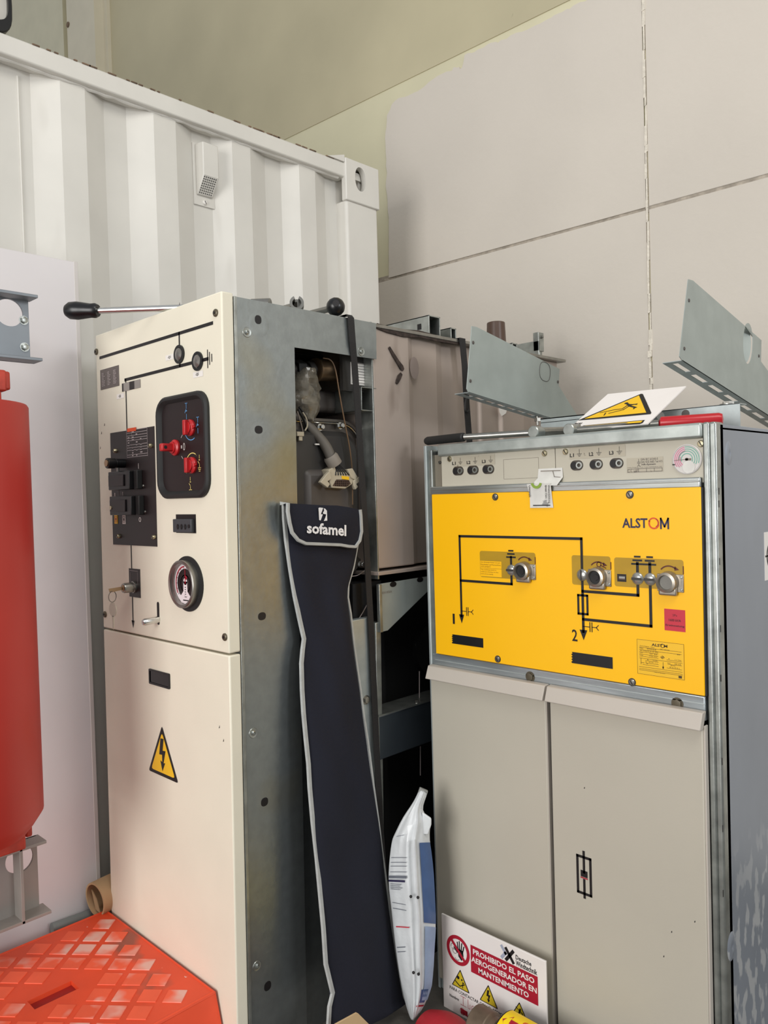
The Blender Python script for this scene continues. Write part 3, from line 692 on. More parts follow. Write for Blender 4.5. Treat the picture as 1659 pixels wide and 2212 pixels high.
for (x, y) in ((250, 1072), (267, 1070)):
    u, v = LP(x, y); d.rect(u-.002, v, u+.002, v+.010).line([(u, v), (u-.005, v-.008)], .0016).line([(u, v-.010), (u, v-.024)], .0016)
d.put('switch_symbol', white, lc)
def sticker(nm, x, y, m, ink, w_=.019, h_=.026):
    u, v = LP(x, y); r0_ = obj(nm, G().box(u-w_/2, u+w_/2, LY-.0028, LY-.0015, v-h_/2, v+h_/2), m, lc)
    d = D(.0032).frame(u-w_*.32, v-h_*.30, u+w_*.32, v+h_*.30, .0015).rect(u-w_*.18, v-h_*.14, u+w_*.18, v+h_*.14); o = d.put('sticker_print', ink, lc); o.parent = r0_
sticker('white_sticker', 251.7, 1098, white, greyeq); sticker('yellow_sticker', 252.3, 1121.5, yellow2, crimson); sticker('white_sticker', 269.6, 1122, white, greyeq)
# three-pole socket
u0_, u1_ = LP(381, 1132)[0], LP(423.6, 1132)[0]; v1_ = LP(402, 1111)[1]; v0_ = LP(402, 1151.5)[1]
so = obj('voltage_socket', G().box(u0_, u1_, LY-.001, LY, v0_, v1_), black, lc)
o = obj('socket_insert', G().box(u0_-.002, u1_-.008, LY-.010, LY, v0_+.002, v1_-.012), mat('slate_plastic', (58, 60, 64), .5, var=.05), lc, bev=.002); o.parent = so
gg = G()
for i in range(3):
    u = u0_+.024+i*.018
    gg.solid(at(rrect(u-.006, v0_+.012, u+.006, v1_-.026, .005, 3), LY-.0104), (0, -.0004, 0))
    gg2 = None
o = obj('socket_grip', gg, blackrub, lc); o.parent = so
gg = G()
for i in range(3):
    u = u0_+.024+i*.018
    for z in (v0_+.013, v1_-.028): gg.cyl((u, LY-.0105, z), (u, LY-.0115, z), .0032, n=10)
gg.cyl((u1_-.018, LY-.010, (v0_+v1_)/2-.006), (u1_-.018, LY-.0112, (v0_+v1_)/2-.006), .005, n=12)
o = obj('socket_hole', gg, black, lc); o.parent = so
# line, key lock, arrow
ul = LP(284, 1200)[0]; zA = v0_p = LP(285, 1178)[1]
zt_ = LP(279, 1228)[1]; zt_ = (LP(279, 1228)[1]+LP(303.7, 1229)[1])/2; zl0 = (LP(281, 1289)[1]+LP(303.7, 1291)[1])/2
zs = LP(289, 1342)[1]; ze = LP(289.3, 1357)[1]; ua = LP(288.5, 1340)[0]
D().line([(ul, zA+.004), (ul, zt_)], .0058).line([(ul, zl0), (ul, zs)], .0058).poly([(ul-.009, zs+.002), (ul+.009, zs+.002), (ul, ze)]).put('mimic_arrow', black, lc)
lp0, lp1 = LP(280, 1260)[0], LP(303.5, 1260)[0]
lk = obj('lock_plate', G().box(lp0, lp1, LY-.0015, LY, zl0, zt_), dkbrown, lc)
d = D(.0022).line([(lp0+.010, zt_-.012), (lp0+.010, zt_-.05)], .001).line([(lp1-.012, zt_-.010), (lp1-.012, zt_-.045)], .001).line([(lp0+.006, zt_-.006), (lp1-.010, zt_-.006)], .001)
o = d.put('lock_marking', greytxt, lc); o.parent = lk
u, v = LP(291, 1268)
o = obj('lock_cylinder', G().lathe((u, LY-.0015, v), NY, [(.017, 0), (.017, .005), (.0145, .006), (.0145, .030), (.013, .034)], 24), steel, lc); o.parent = lk
o = obj('key', G().lathe((u, LY-.034, v), NY, [(.008, 0), (.010, .002), (.006, .004)], 14).solid([(u-.001, LY-.036, v-.004), (u-.001, LY-.075, v-.008), (u-.001, LY-.078, v+.003), (u-.001, LY-.040, v+.005)], (.002, 0, 0)), nickel, lc); o.parent = lk
kr = V((u, LY-.068, v-.004))
o = obj('key_ring', G().lathe(kr+V((-.0, 0, -.016)), (1, .4, 0), [(.014, 0), (.016, 0), (.016, .0014), (.014, .0014), (.014, 0)], 20, cap=False), steel, lc); o.parent = lk
kc = kr+V((0, 0, -.052))
g = G().solid([(kc.x+.021*math.cos(t), kc.y, kc.z+.020*math.sin(t)) for t in [2*math.pi*i/24 for i in range(24)]], (0, .0018, 0))
g.solid([(kc.x-.0045, kc.y, kc.z-.018), (kc.x+.0045, kc.y, kc.z-.018), (kc.x+.004, kc.y, kc.z-.050), (kc.x, kc.y, kc.z-.056), (kc.x-.003, kc.y, kc.z-.050)], (0, .0018, 0))
o = obj('spare_key', g, mat('plain_key', (196, 190, 172), .35, .5, var=.05), lc, smooth=False); o.parent = lk
# lever slot with chrome pin
u, v = LP(342, 1325); zt_ = LP(341, 1300)[1]; zb2 = LP(344, 1350)[1]
obj('lever_slot', G().solid(at(rrect(u-.006, zb2, u+.006, zt_, .0058, 5), LY-.0006), (0, .0004, 0)), black, lc, smooth=False)
pz = LP(342.5, 1338)[1]
o = obj('lever_pin', G().lathe((u, LY, pz), V((-.05, -1, -.06)), [(.0095, 0), (.0095, .040), (.007, .046), (.0008, .048)], 18), chrome, lc)
# pressure gauge
u, v = LP(407, 1261); R1 = .072
bz = obj('gauge_bezel', G().lathe((u, LY, v), NY, [(R1, -.001), (R1, .003), (R1-.016, .003)], 48, cap=False), blackrub, lc)
ur = u-.006
o = obj('gauge_ring', G().lathe((ur, LY-.001, v), NY, [(.062, 0), (.062, .018), (.058, .020), (.053, .018), (.053, .004)], 48, cap=False), steel, lc); o.parent = bz
o = obj('gauge_face', G().cyl((ur, LY-.001, v), (ur, LY-.0045, v), .053, n=48), dialface, lc); o.parent = bz
d = Dec(lambda a, b: V((ur+a, LY-.0052, v+b)))
d.arc(0, .0, .030, 0, 360, .018, 40).arc(0, 0, .012, 0, 360, .024, 30); o = d.put('gauge_dark_dial', dkbrown, lc); o.parent = bz
d = Dec(lambda a, b: V((ur+a, LY-.0056, v+b)))
d.poly([(-.009, .006), (.009, .006), (.010, -.020), (.032, -.040), (.020, -.050), (-.020, -.050), (-.032, -.040), (-.010, -.020)]).disc(0, .006, .009)
o = d.put('gauge_white_wedge', dialface, lc); o.parent = bz
d = Dec(lambda a, b: V((ur+a, LY-.0060, v+b)))
d.arc(0, 0, .045, 95, 215, .003).poly([(-.002, 0), (.002, 0), (.001, .040), (-.001, .040)]).disc(.004, .016, .005); o = d.put('gauge_red_arc', crimson, lc); o.parent = bz
d = Dec(lambda a, b: V((ur+a, LY-.0058, v+b)))
for t in range(-40, 221, 20): d.line([(.040*math.cos(math.radians(t)), .040*math.sin(math.radians(t))), (.045*math.cos(math.radians(t)), .045*math.sin(math.radians(t)))], .0012)
d.line([(-.010, -.043), (.014, -.043)], .003).text('bar', -.004, -.036, .008, -.030)
for k in range(4): d.rect(-.003, -.008-.006*k, .003, -.010-.006*k)
o = d.put('gauge_scale', black, lc); o.parent = bz
# lower panel: viewing window, warning triangle
u0_, u1_ = LP(323.3, 1465)[0], LP(368, 1470)[0]; v1_ = (LP(323, 1444)[1]+LP(368, 1455)[1])/2; v0_ = (LP(323.6, 1476.3)[1]+LP(368, 1488.8)[1])/2
wf = obj('viewing_window_frame', G().loft([at(rrect(u0_, v0_, u1_, v1_, .004, 3), LY), at(rrect(u0_, v0_, u1_, v1_, .004, 3), LY-.003), at(rrect(u0_+.005, v0_+.005, u1_-.005, v1_-.005, .003, 3), LY-.003), at(rrect(u0_+.005, v0_+.005, u1_-.005, v1_-.005, .003, 3), LY-.0008)], cap=False), blackpl, lc)
o = obj('viewing_glass', G().box(u0_+.005, u1_-.005, LY-.001, LY-.0004, v0_+.005, v1_-.005), mat('dark_glass', (14, 14, 16), .08), lc); o.parent = wf
T = LP(349.4, 1567); Bl = LP(321.8, 1663); Br = LP(385.6, 1693); zb2 = (Bl[1]+Br[1])/2; hw = (Br[0]-Bl[0])/2; cx = (Br[0]+Bl[0])/2
def tri(d, cx, z0, z1, hw, r=.006, sc=1):
    c = ((cx-hw, z0), (cx+hw, z0), (cx, z1)); out = []
    ctr = (cx, z0+(z1-z0)/3); c = [(ctr[0]+(a-ctr[0])*sc, ctr[1]+(b-ctr[1])*sc) for a, b in c]
    for i in range(3):
        p, q, s_ = c[i-1], c[i], c[(i+1) % 3]
        for t in (0, .5, 1):
            la = math.hypot(p[0]-q[0], p[1]-q[1]); lb = math.hypot(s_[0]-q[0], s_[1]-q[1])
            a = (q[0]+(p[0]-q[0])*r/la, q[1]+(p[1]-q[1])*r/la); b = (q[0]+(s_[0]-q[0])*r/lb, q[1]+(s_[1]-q[1])*r/lb)
            out.append(((a[0]*(1-t)**2+2*q[0]*t*(1-t)+b[0]*t*t), (a[1]*(1-t)**2+2*q[1]*t*(1-t)+b[1]*t*t)))
    return d.poly(out)
wt = tri(D(.0006), cx, zb2, T[1], hw, .008).put('warning_triangle', black, lc)
o = tri(D(.0010), cx, zb2, T[1], hw, .010, .80).put('triangle_field', yellow2, lc); o.parent = wt
def bolt_sym(d, cx, cz, s):
    P = [(-.10, .50), (.10, .52), (.02, .12), (.20, .14), (.06, -.28), (.16, -.26), (-.02, -.56), (-.14, -.22), (-.02, -.26), (-.02, -.02), (-.20, -.04)]
    return d.poly([(cx+a*s, cz+b*s) for a, b in P])
o = bolt_sym(D(.0014), cx, zb2+(T[1]-zb2)*.44, .085).put('lightning_arrow', black, lc); o.parent = wt
# little paint chips
rr_ = random.Random(12); g = G()
for (x, y) in [(226, 918), (219.5, 936), (474, 1571), (483, 1600), (217, 968), (388, 657)]:
    u, v = LP(x, y); g.solid([(u-.002, LY-.0006, v-.003), (u+.002, LY-.0006, v-.001), (u+.001, LY-.0006, v+.005)], (0, .0004, 0))
obj('paint_chip', g, rust, lc, smooth=False)

# ---- inside the opening
IN = thing_children = None
def IX(x, y, X): return pX(x, y, X)
XI = SX-.05
def ix(x, y, X=None): p = pX(x, y, XI if X is None else X); return (p.y, p.z)
# gas tank body behind, upper housing box, lower housing
a = ix(660, 900, SX-.30)
def inner_box(nm, x0, y0, x1, y1, X, dep, m, bev=.01):
    p = ix(x0, y0, X); q = ix(x1, y1, X); return obj(nm, G().box(X-dep, X, min(p[0], q[0]), max(p[0], q[0]), min(p[1], q[1]), max(p[1], q[1])), m, lc, bev=bev, seg=3)
inner_box('upper_housing', 626, 838, 790, 898, SX-.12, .25, greyeq, .015)
obj('dark_backdrop', G().box(SX-.44, SX-.43, ya, yb, 1.0, 1.93), greyeq2, lc)  # charcoal sheet added as a dark backdrop for the shaded opening
inner_box('upper_beam', 560, 752, 800, 790, SX-.22, .1, greyeq2, .004)
inner_box('rear_housing', 560, 790, 800, 1010, SX-.36, .2, greyeq2, .02)
inner_box('lower_housing', 655, 1012, 768, 1180, SX-.045, .10, greyeq, .02)
inner_box('left_housing', 600, 905, 690, 1010, SX-.20, .2, greyeq, .03)
# bolted flange cover of the tank
yf0, yf1 = ix(700, 1000, SX-.03)[0], ix(806, 1050, SX-.03)[0]; zf1 = ix(760, 905, SX-.03)[1]; zf0 = ix(780, 1245, SX-.03)[1]
LFo = rrect(yf0-.2, zf0, yf1, zf1, .09, 8); LFi = rrect(yf0-.2, zf0+.035, yf1-.030, zf1-.035, .07, 8)
def ax_(L, x): return [(x, a, b) for a, b in L]
g = G().loft([ax_(LFo, SX-.09), ax_(LFo, SX-.075), ax_(rrect(yf0-.2, zf0+.008, yf1-.008, zf1-.008, .085, 8), SX-.072), ax_(rrect(yf0-.2, zf0+.010, yf1-.010, zf1-.010, .085, 8), SX-.085)])
fl_ = obj('tank_flange', g, mat('flange_steel', (110, 104, 98), .35, .7, var=.1), lc)
g = G().loft([ax_(LFi, SX-.088), ax_(LFi, SX-.07), ax_(rrect(yf0-.19, zf0+.05, yf1-.05, zf1-.05, .055, 8), SX-.055)])
o = obj('tank_cover', g, greyeq2, lc); o.parent = fl_
obj('flange_lip', G().tube([V((SX-.072, a, b)) for a, b in rrect(yf0-.2, zf0+.012, yf1-.014, zf1-.012, .08, 8)[:30]], .0016, 6), chrome, lc)
for q in [(779, 932), (791, 984), (790, 1046), (793.5, 1107), (797.5, 1167), (781, 1219), (733, 920), (690, 923)]:
    c = ix(*q, SX-.062); hexbolt(lc, (SX-.072, c[0], c[1]), (1, 0, 0), .0075, chrome, .012, 'flange_bolt')
# nickel drum and shaft
a = V((SX-.10,)+ix(672, 801, SX-.10)); b = V((SX-.10,)+ix(748, 803, SX-.10)); dd = (b-a).normalized(); L_ = (b-a).length
dr = obj('nickel_drum', G().lathe(a, dd, [(.030, 0), (.034, .002), (.034, .008), (.030, .010), (.031, L_-.012), (.036, L_-.010), (.036, L_), (.030, L_+.002)], 32), nickel, lc)
o = obj('drive_shaft', G().cyl(a-dd*.10, a, .016).cyl(a-dd*.03, a-dd*.01, .024), greyeq2, lc, bev=.002); o.parent = dr
o = obj('shaft_collar', G().cyl(a-dd*.075, a-dd*.045, .028, n=6), blackrub, lc, bev=.002); o.parent = dr
c_ = a-dd*.025+V((.02, 0, -.006)); hexbolt(lc, c_, (1, 0, 0), .005, chrome, .004)
# rating label, square tube frame
p = ix(750, 783, SX-.04); q = ix(790, 832, SX-.04)
lb = obj('inner_rating_label', G().box(SX-.042, SX-.040, p[0], q[0], ix(770, 833, SX-.04)[1], ix(770, 786, SX-.04)[1]), white, lc)
d = Dec(lambda a, b: V((SX-.0395, a, b))); za, zb2 = ix(770, 833, SX-.04)[1], ix(770, 786, SX-.04)[1]
d.frame(p[0]+.003, za+.003, q[0]-.003, zb2-.003, .0008); 
for k in range(8): d.line([(p[0]+.005, za+.006+k*.008), (q[0]-rr_.uniform(.005, .02), za+.006+k*.008)], .0014)
o = d.put('label_print', greyeq, lc); o.parent = lb
obj('label_backing_plate', G().box(SX-.055, SX-.042, p[0]-.03, q[0]+.012, za-.02, zb2+.02), greyeq2, lc)
p = ix(772, 838, SX-.01); q = ix(806, 889, SX-.01); zq0, zq1 = ix(788, 889, SX-.01)[1], ix(788, 838, SX-.01)[1]
g = G()
def cchan(g, X0, X1, y0, y1, z0, z1, t=.003):
    g.box(X0, X1, y0, y0+t, z0, z1); g.box(X0, X1, y0, y1, z0, z0+t); g.box(X0, X1, y0, y1, z1-t, z1); return g
obj('frame_channel', cchan(G(), SX-.12, SX-.008, p[0], q[0], zq0, zq1), zinc, lc, bev=.001)
# plastic film bundle
g = G(); rr2 = random.Random(21); cen = V((SX-.09,)+ix(654, 858, SX-.09)); rings = []
for k in range(13):
    t = k/12; z = cen.z+.075-.15*t; rb = .048*math.sin(math.pi*min(1, max(.06, t*.92+.08)))**.5
    rings.append([(cen.x+.032*math.cos(a)*(1+rr2.uniform(-.25, .25)), cen.y+rb*math.sin(a)*(1+rr2.uniform(-.16, .16)), z+rr2.uniform(-.004, .004)) for a in [2*math.pi*i/16 for i in range(16)]])
g.loft(rings); obj('plastic_film_bundle', g, film, lc)
# cable harness, hose, connector
h = obj('harness_hose', G().tube([V((SX-.12,)+ix(610, 895, SX-.12)), V((SX-.09,)+ix(645, 905, SX-.09)), V((SX-.06,)+ix(678, 940, SX-.06)), V((SX-.04,)+ix(698, 962, SX-.04)), V((SX-.03,)+ix(712, 992, SX-.03))], .0145, 14, 3), mat('grey_conduit', (98, 92, 84), .6, var=.06), lc)
a = V((SX-.03,)+ix(707, 984, SX-.03)); b = V((SX-.028,)+ix(718, 1004, SX-.03)); o = obj('hose_collar', G().lathe(a, b-a, [(.017, 0), (.021, .006), (.021, (b-a).length), (.017, (b-a).length), (.015, .01)], 20, cap=False), mat('conduit_collar', (128, 120, 110), .6), lc); o.parent = h
for k in range(6):
    s_ = (k-2.5)*.004
    o = obj('wire', G().tube([b+V((s_*.5, s_, 0)), b+V((.006, .012+s_*1.5, -.012)), b+V((.010, .018+s_*2.5, -.03))], .0018, 6, 2), blackrub, lc); o.parent = h
for k, (m_, pts) in enumerate([(blackrub, [(640, 880), (655, 900), (668, 925), (685, 945)]), (blackrub, [(636, 885), (650, 912), (660, 935), (676, 950)]), (handprint, [(632, 890), (640, 915), (646, 938), (640, 960)]), (blackrub, [(636, 950), (650, 960), (672, 965), (684, 958)]), (conn, [(640, 893), (648, 905), (651, 922), (645, 932)])]):
    obj('harness_wire', G().tube([V((SX-.07+.004*k,)+ix(x, y, SX-.07)) for x, y in pts], .0035 if k < 2 else .0022, 6, 2), m_, lc)
c_ = V((SX-.04,)+ix(644, 938, SX-.04)); obj('small_connector', G().box(c_.x-.01, c_.x, c_.y-.012, c_.y+.012, c_.z-.006, c_.z+.006).box(c_.x-.008, c_.x-.002, c_.y-.004, c_.y+.008, c_.z-.018, c_.z-.006), conn, lc, bev=.001)
obj('cable_tie', G().box(SX-.05, SX-.046, ix(674, 960, SX-.05)[0], ix(686, 960, SX-.05)[0], ix(680, 962, SX-.05)[1], ix(680, 959, SX-.05)[1]), white, lc)
cx_ = SX-.02; cA = lambda x, y: V((cx_,)+ix(x, y, cx_))
body = [cA(706, 1015), cA(719, 1008), cA(722, 1019), cA(746, 1021), cA(744, 1014), cA(754, 1013), cA(760, 1032), cA(757, 1046), cA(742, 1056), cA(712, 1054), cA(708, 1042)]
cb = obj('multi_pole_connector', G().solid(body, (-.035, 0, 0)), conn, lc, bev=.002)
for P_ in ([(706, 1018), (699, 1025), (686, 1042), (702, 1054), (707, 1046), (702, 1040), (710, 1035)], [(744, 1014), (755, 1012), (766, 1030), (762, 1038), (752, 1032)], [(758, 1038), (770, 1030), (772, 1040), (764, 1046), (768, 1052), (762, 1058), (758, 1048)]):
    o = obj('locking_lever', G().solid([cA(x, y)+V((.004, 0, 0)) for x, y in P_], (-.012, 0, 0)), conn, lc, bev=.0015); o.parent = cb
o = obj('pin_field', G().solid([cA(x, y)+V((.001, 0, 0)) for x, y in [(722, 1036), (748, 1036), (753, 1045), (744, 1052), (714, 1050)]], (-.002, 0, 0)), mat('pin_brown', (74, 54, 44), .6, var=.3, scale=200), lc); o.parent = cb
g = G()
for i in range(7):
    for j in range(3): c2 = cA(720+i*4.4, 1040+j*4.2); g.cyl(c2, c2+V((.0035, 0, 0)), .0016, n=6)
o = obj('contact_pin', g, mat('contact_dark', (50, 38, 34), .4, .5), lc); o.parent = cb; o['kind'] = 'stuff'
o = obj('yellow_tag', G().solid([cA(x, y)+V((.0012, 0, 0)) for x, y in [(733, 1028), (749, 1030), (749, 1037), (734, 1035)]], (-.002, 0, 0)), yellow2, lc, smooth=False); o.parent = cb
obj('brown_wire', G().tube([V((SX-.05,)+ix(690, 775, SX-.05)), V((SX-.04,)+ix(708, 778, SX-.04)), V((SX-.035,)+ix(718, 800, SX-.035)), V((SX-.03,)+ix(726, 850, SX-.03)), V((SX-.03,)+ix(740, 920, SX-.03)), V((SX-.03,)+ix(751, 970, SX-.03)), V((SX-.03,)+ix(757, 1020, SX-.03)), V((SX-.03,)+ix(758, 1090, SX-.03))], .0019, 6, 3), mat('brown_insulation', (104, 78, 50), .5), lc)
for (pts) in ([(758, 1245), (772, 1243), (784, 1234), (791, 1228)], [(776, 1335), (784, 1322), (792, 1306)]):
    obj('thin_cable', G().tube([V((SX-.03,)+ix(x, y, SX-.03)) for x, y in pts], .0014, 6, 2), greytxt, lc)
obj('rear_web', G().box(SX-.10, SX-.04, ix(760, 1255, SX-.04)[0], ix(822, 1255, SX-.04)[0], ix(790, 1345, SX-.04)[1], ix(790, 1258, SX-.04)[1]), voidm, lc)
c = ix(805, 1292, SX-.038); obj('web_hole', G().cyl((SX-.04, c[0], c[1]), (SX-.038, c[0], c[1]), .014), black, lc)
obj('top_filler', G().box(LX0+.03, SX-.36, ya+.02, 1.60, 1.10, 1.90), greyeq2, lc)  # charcoal block added behind the opening to keep its depth dark

def shear(root, k, z0):
    done = set()
    def rec(o):
        for c in list(COL.objects):
            if c.parent == o:
                if c.type == 'MESH' and c.data.name not in done:
                    done.add(c.data.name)
                    for v in c.data.vertices: v.co.x += k*(v.co.z+root.location.z-z0)
                rec(c)
    rec(root)
def fix_subparts():
    """sub-part meshes were written relative to the thing; parents are at its origin, so nothing to move"""
shear(lc, KL, 1.07)

# ================================================================== STEEL TANK BETWEEN THE CABINETS
TXf = -1.615
def tx(x, y, X=TXf): p = pX(x, y, X); return (p.y, p.z)
tk = thing('steel_tank', (-1.95, 2.1, 0), 'weathered ribbed steel tank with scorched weld marks behind galvanised cabinet frame', 'tank')
ty0 = tx(807, 900)[0]; tzt = tx(805, 702)[1]-.004; tzb = 1.206
# vertical folds: px of fold lines at y~850 and depth flags
folds = [(807, 0), (858, .0), (866, -.0), (884, -.0), (892, .016), (944, .016), (955, .030), (985, .030), (1030, .030), (1040, .016), (1075, .016), (1085, .0), (1130, 0), (1145, .02), (1175, .02)]
P_ = []
for x, dpt in folds: P_.append((TXf-dpt, tx(x, 850, TXf-dpt)[0]))
P_.append((TXf-.02, 2.62))
g = G().loft([[(x, y, tzb+.03) for x, y in P_]+[(TXf-.6, 2.62, tzb+.03), (TXf-.6, ty0, tzb+.03)], [(x, y, tzt) for x, y in P_]+[(TXf-.6, 2.62, tzt), (TXf-.6, ty0, tzt)]])
obj('ribbed_side', g, tankm, tk, smooth=False, bev=.004)
obj('front_angle', G().box(TXf-.05, TXf+.002, ty0-.003, ty0+.003, tzb, tzt+.012), zinc, tk, bev=.001)
obj('top_flange', G().box(TXf-.61, TXf+.006, ty0-.004, 2.64, tzt-.002, tzt+.008), steel, tk, bev=.001)
rt = random.Random(6)
def scorch(pts, wd, nm='weld_scar'):
    gg = G(); n = len(pts); L_ = []; R_ = []
    for i in range(n):
        a = V((0,)+pts[max(0, i-1)]); b = V((0,)+pts[min(n-1, i+1)]); t = (b-a).normalized(); nn = V((0, -t.z, t.y)); p = V((TXf+.0012,)+pts[i]); ww = wd[i]/2
        L_.append(p+nn*ww); R_.append(p-nn*ww)
    gg.solid(L_+R_[::-1], (.003, 0, 0)); return obj(nm, gg, rust, tk, bev=.001)
scorch([tx(839, 750), tx(848, 766), tx(858, 782), tx(866, 794), tx(870, 800)], [.008, .012, .013, .018, .010])
scorch([tx(866, 807), tx(861, 815), tx(857, 824), tx(855, 829)], [.010, .016, .013, .008])
o = scorch([tx(812, 704), tx(835, 712), tx(870, 720), tx(905, 722), tx(945, 732), tx(1000, 742)], [.016, .020, .024, .022, .020, .014], 'scorched_seam')
s1 = obj('heat_tint', G().solid([(TXf+.0006, a, b) for a, b in oval(tx(895, 795)[0], tx(895, 795)[1], .020, .034, 18, 2)], (-.0003, 0, 0)), mat('heat_tint', (150, 136, 130), .5, .3, var=.1), tk, smooth=False)
# bottom flange, gusset bracket with holes
g = G().box(TXf-.2, TXf+.012, ty0-.01, 2.5, tzb+.012, tzb+.022); obj('bottom_flange', g, tankm, tk, bev=.001)
gp = [tx(818, 1262), tx(925, 1245), tx(932, 1270), tx(838, 1362), tx(822, 1366)]
obj('gusset_bracket', G().solid([(TXf, a, b) for a, b in gp], (-.006, 0, 0)), plate_g, tk, bev=.001)
obj('gusset_fold', G().box(TXf-.006, TXf+.006, tx(816, 1270)[0], tx(822, 1270)[0], tx(820, 1366)[1], tx(820, 1262)[1]), zinc, tk, bev=.001)
for x in (849, 907):
    c = tx(x, 1262 if x < 860 else 1252); obj('bracket_notch', G().solid([(TXf+.001, a, b) for a, b in oval(c[0], c[1], .014, .008, 14, 2)], (-.0004, 0, 0)), black, tk, smooth=False)
d = Dec(lambda a, b: V((TXf+.0012, a, b))); c = tx(824, 1283); e = tx(846, 1275); d.text('0211E5A', c[0], c[1], e[0], e[1]); d.put('stamped_text', handprint, tk)
# label scrap on the tank
g = G().solid([(TXf+.002,)+tx(x, y) for x, y in [(1077, 878), (1095, 880), (1092, 893), (1083, 899), (1079, 892)]], (-.001, 0, 0)); obj('torn_label', g, white, tk, smooth=False)
# legs and rail of the frame carrying the tank; black void lining added behind it
p0_ = pX(828, 1545, -1.62); p1_ = pX(925, 1510, -1.62)
obj('carrier_rail', G().box(-1.70, -1.62, ty0-.012, 2.85, pX(828, 1640, -1.62).z, p0_.z-.0), mat('dark_galvanised', (72, 80, 88), .4, .7, var=.12), tk, bev=.003)
obj('rail_top_lip', G().box(-1.70, -1.617, ty0-.012, 2.85, p0_.z-.001, p0_.z+.004), zinc, tk)
obj('rail_end', G().box(-1.701, -1.6185, ty0-.014, ty0-.010, pX(828, 1640, -1.62).z, p0_.z+.004), zinc, tk)
for (x, ya_, yb2) in [(906, 1450, 1508), (908, 1612, 1675)]:
    a = pX(x, ya_, -1.66); b = pX(x, yb2, -1.66); obj('hanging_wire', G().tube([a, b], .0016, 6), greytxt, tk)
c = pX(906, 1515, -1.615); hexbolt(tk, (c.x-.01, c.y, p0_.z+.004), (0, 0, 1), .006, steel)
c = pX(900, 1393, -1.75); hexbolt(tk, (c.x, c.y, c.z), (1, 0, 0), .006, steel)
obj('dark_back', G().box(-2.2, -2.18, ty0-.05, 2.86, 0.0, 1.21), voidm, tk)  # black sheets here stand in for the shade of the void
obj('void_filler_box', G().box(-1.96, -1.76, 1.75, 2.70, .10, 1.19), voidm, tk, bev=.02)  # black box added to keep the shaded void dark
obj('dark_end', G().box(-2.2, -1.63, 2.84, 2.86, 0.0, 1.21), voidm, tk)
obj('dark_void_floor', G().box(-2.2, -1.64, ty0, 2.86, .0, .02), voidm, tk)
obj('round_drive', G().cyl((-1.76, 1.99, .93), (-1.74, 1.99, .93), .09, n=32), blackrub, tk)
# square tubes, insulator and bracket on the tank
def sqtube(nm, X0_, X1_, yc, w_, z0, h, t=.004, m=steel, lbl=None):
    th = None
    g = G(); y0, y1 = yc-w_/2, yc+w_/2
    g.box(X0_, X1_, y0, y0+t, z0, z0+h); g.box(X0_, X1_, y1-t, y1, z0, z0+h); g.box(X0_, X1_, y0, y1, z0, z0+t); g.box(X0_, X1_, y0, y1, z0+h-t, z0+h)
    o = obj(nm, g, m, tk, bev=.0008); return o
zt8 = tzt+.008
def place(x, y, X): p = pX(x, y, X); return p
e1_ = place(939, 723, -1.62)
sqtube('square_tube', -2.2, -1.62, place(939, 700, -1.62).y, .055, zt8, .062, m=zinc)
c = place(916, 706, -1.66); obj('tube_slot', G().box(-1.668, -1.652, place(939, 700, -1.62).y-.0285, place(939, 700, -1.62).y-.0272, zt8+.022, zt8+.040), black, tk)
sqtube('square_tube', -2.0, -1.63, place(980, 720, -1.63).y, .028, zt8, .040, m=zinc)
sqtube('square_tube', -2.0, -1.66, place(1112, 742, -1.66).y, .030, zt8, .040, m=zinc)
obj('cross_bar', G().box(-1.80, -1.76, 2.0, 2.55, zt8, zt8+.022), steel, tk)
c = place(1072, 730, -1.80)
obj('brown_bushing', G().cyl((-1.80, c.y, zt8), (-1.80, c.y, place(1072, 697, -1.80).z), .040, .034, n=28), mat('brown_bushing', (82, 60, 48), .35, var=.06), tk, bev=.003)
c = place(1168, 775, -1.72); 
g = G().box(-1.86, -1.70, c.y-.06, c.y+.035, c.z-.003, c.z+.001)
g.box(-1.745, -1.72, c.y-.012, c.y+.026, c.z+.03, place(1168, 718, -1.72).z); g.box(-1.86, -1.72, c.y-.012, c.y-.006, c.z, c.z+.07)
g.box(-1.74, -1.725, c.y+.000, c.y+.020, c.z, c.z+.035); g.box(-1.86, -1.74, c.y-.12, c.y, c.z, c.z+.02)
obj('top_bracket', g, nickel if False else zinc, tk, bev=.002)
hexbolt(tk, (-1.72, c.y+.008, place(1168, 728, -1.72).z), (1, 0, 0), .005, steel)
obj('bracket_leg', G().box(-1.80, -1.76, c.y-.05, c.y-.02, zt8, c.z), steel, tk)

# black straps
def strap(nm, pts, wd, lab):
    g = G(); P = [V(p) for p in pts]; 
    L_ = [p+V((0, -wd/2, 0)) for p in P]; R_ = [p+V((0, wd/2, 0)) for p in P]
    g.loft([[a, b, b+V((.003, 0, .0)), a+V((.003, 0, 0))] for a, b in zip(L_, R_)])
    o = obj(nm, g, mat('strap_webbing', (34, 32, 32), .75, var=.1, bump=.3, bscale=400) if 'strap_webbing' not in MATS else MATS['strap_webbing'], None, smooth=False)
    rebase(o); o['_o'] = (0, 0, 0); return tag(o, lab, 'strap')
q = [(SX-.03+.01, None, 1.947)]
sp = []
for (x, y, X) in [(757, 686, SX+.024), (761, 740, SX+.022), (766, 800, SX+.012), (773, 900, SX+.006), (781, 1030, SX+.004), (789, 1150, SX+.002), (795, 1260, SX), (803, 1400, SX), (812, 1600, SX-.0), (822, 1800, SX), (836, 2000, SX+.01), (842, 2130, SX+.01)]:
    sp.append(pX(x, y, X))
sp = [V((SX-.25, sp[0].y-.0, 1.952)), V((SX+.016, sp[0].y, 1.952))]+sp
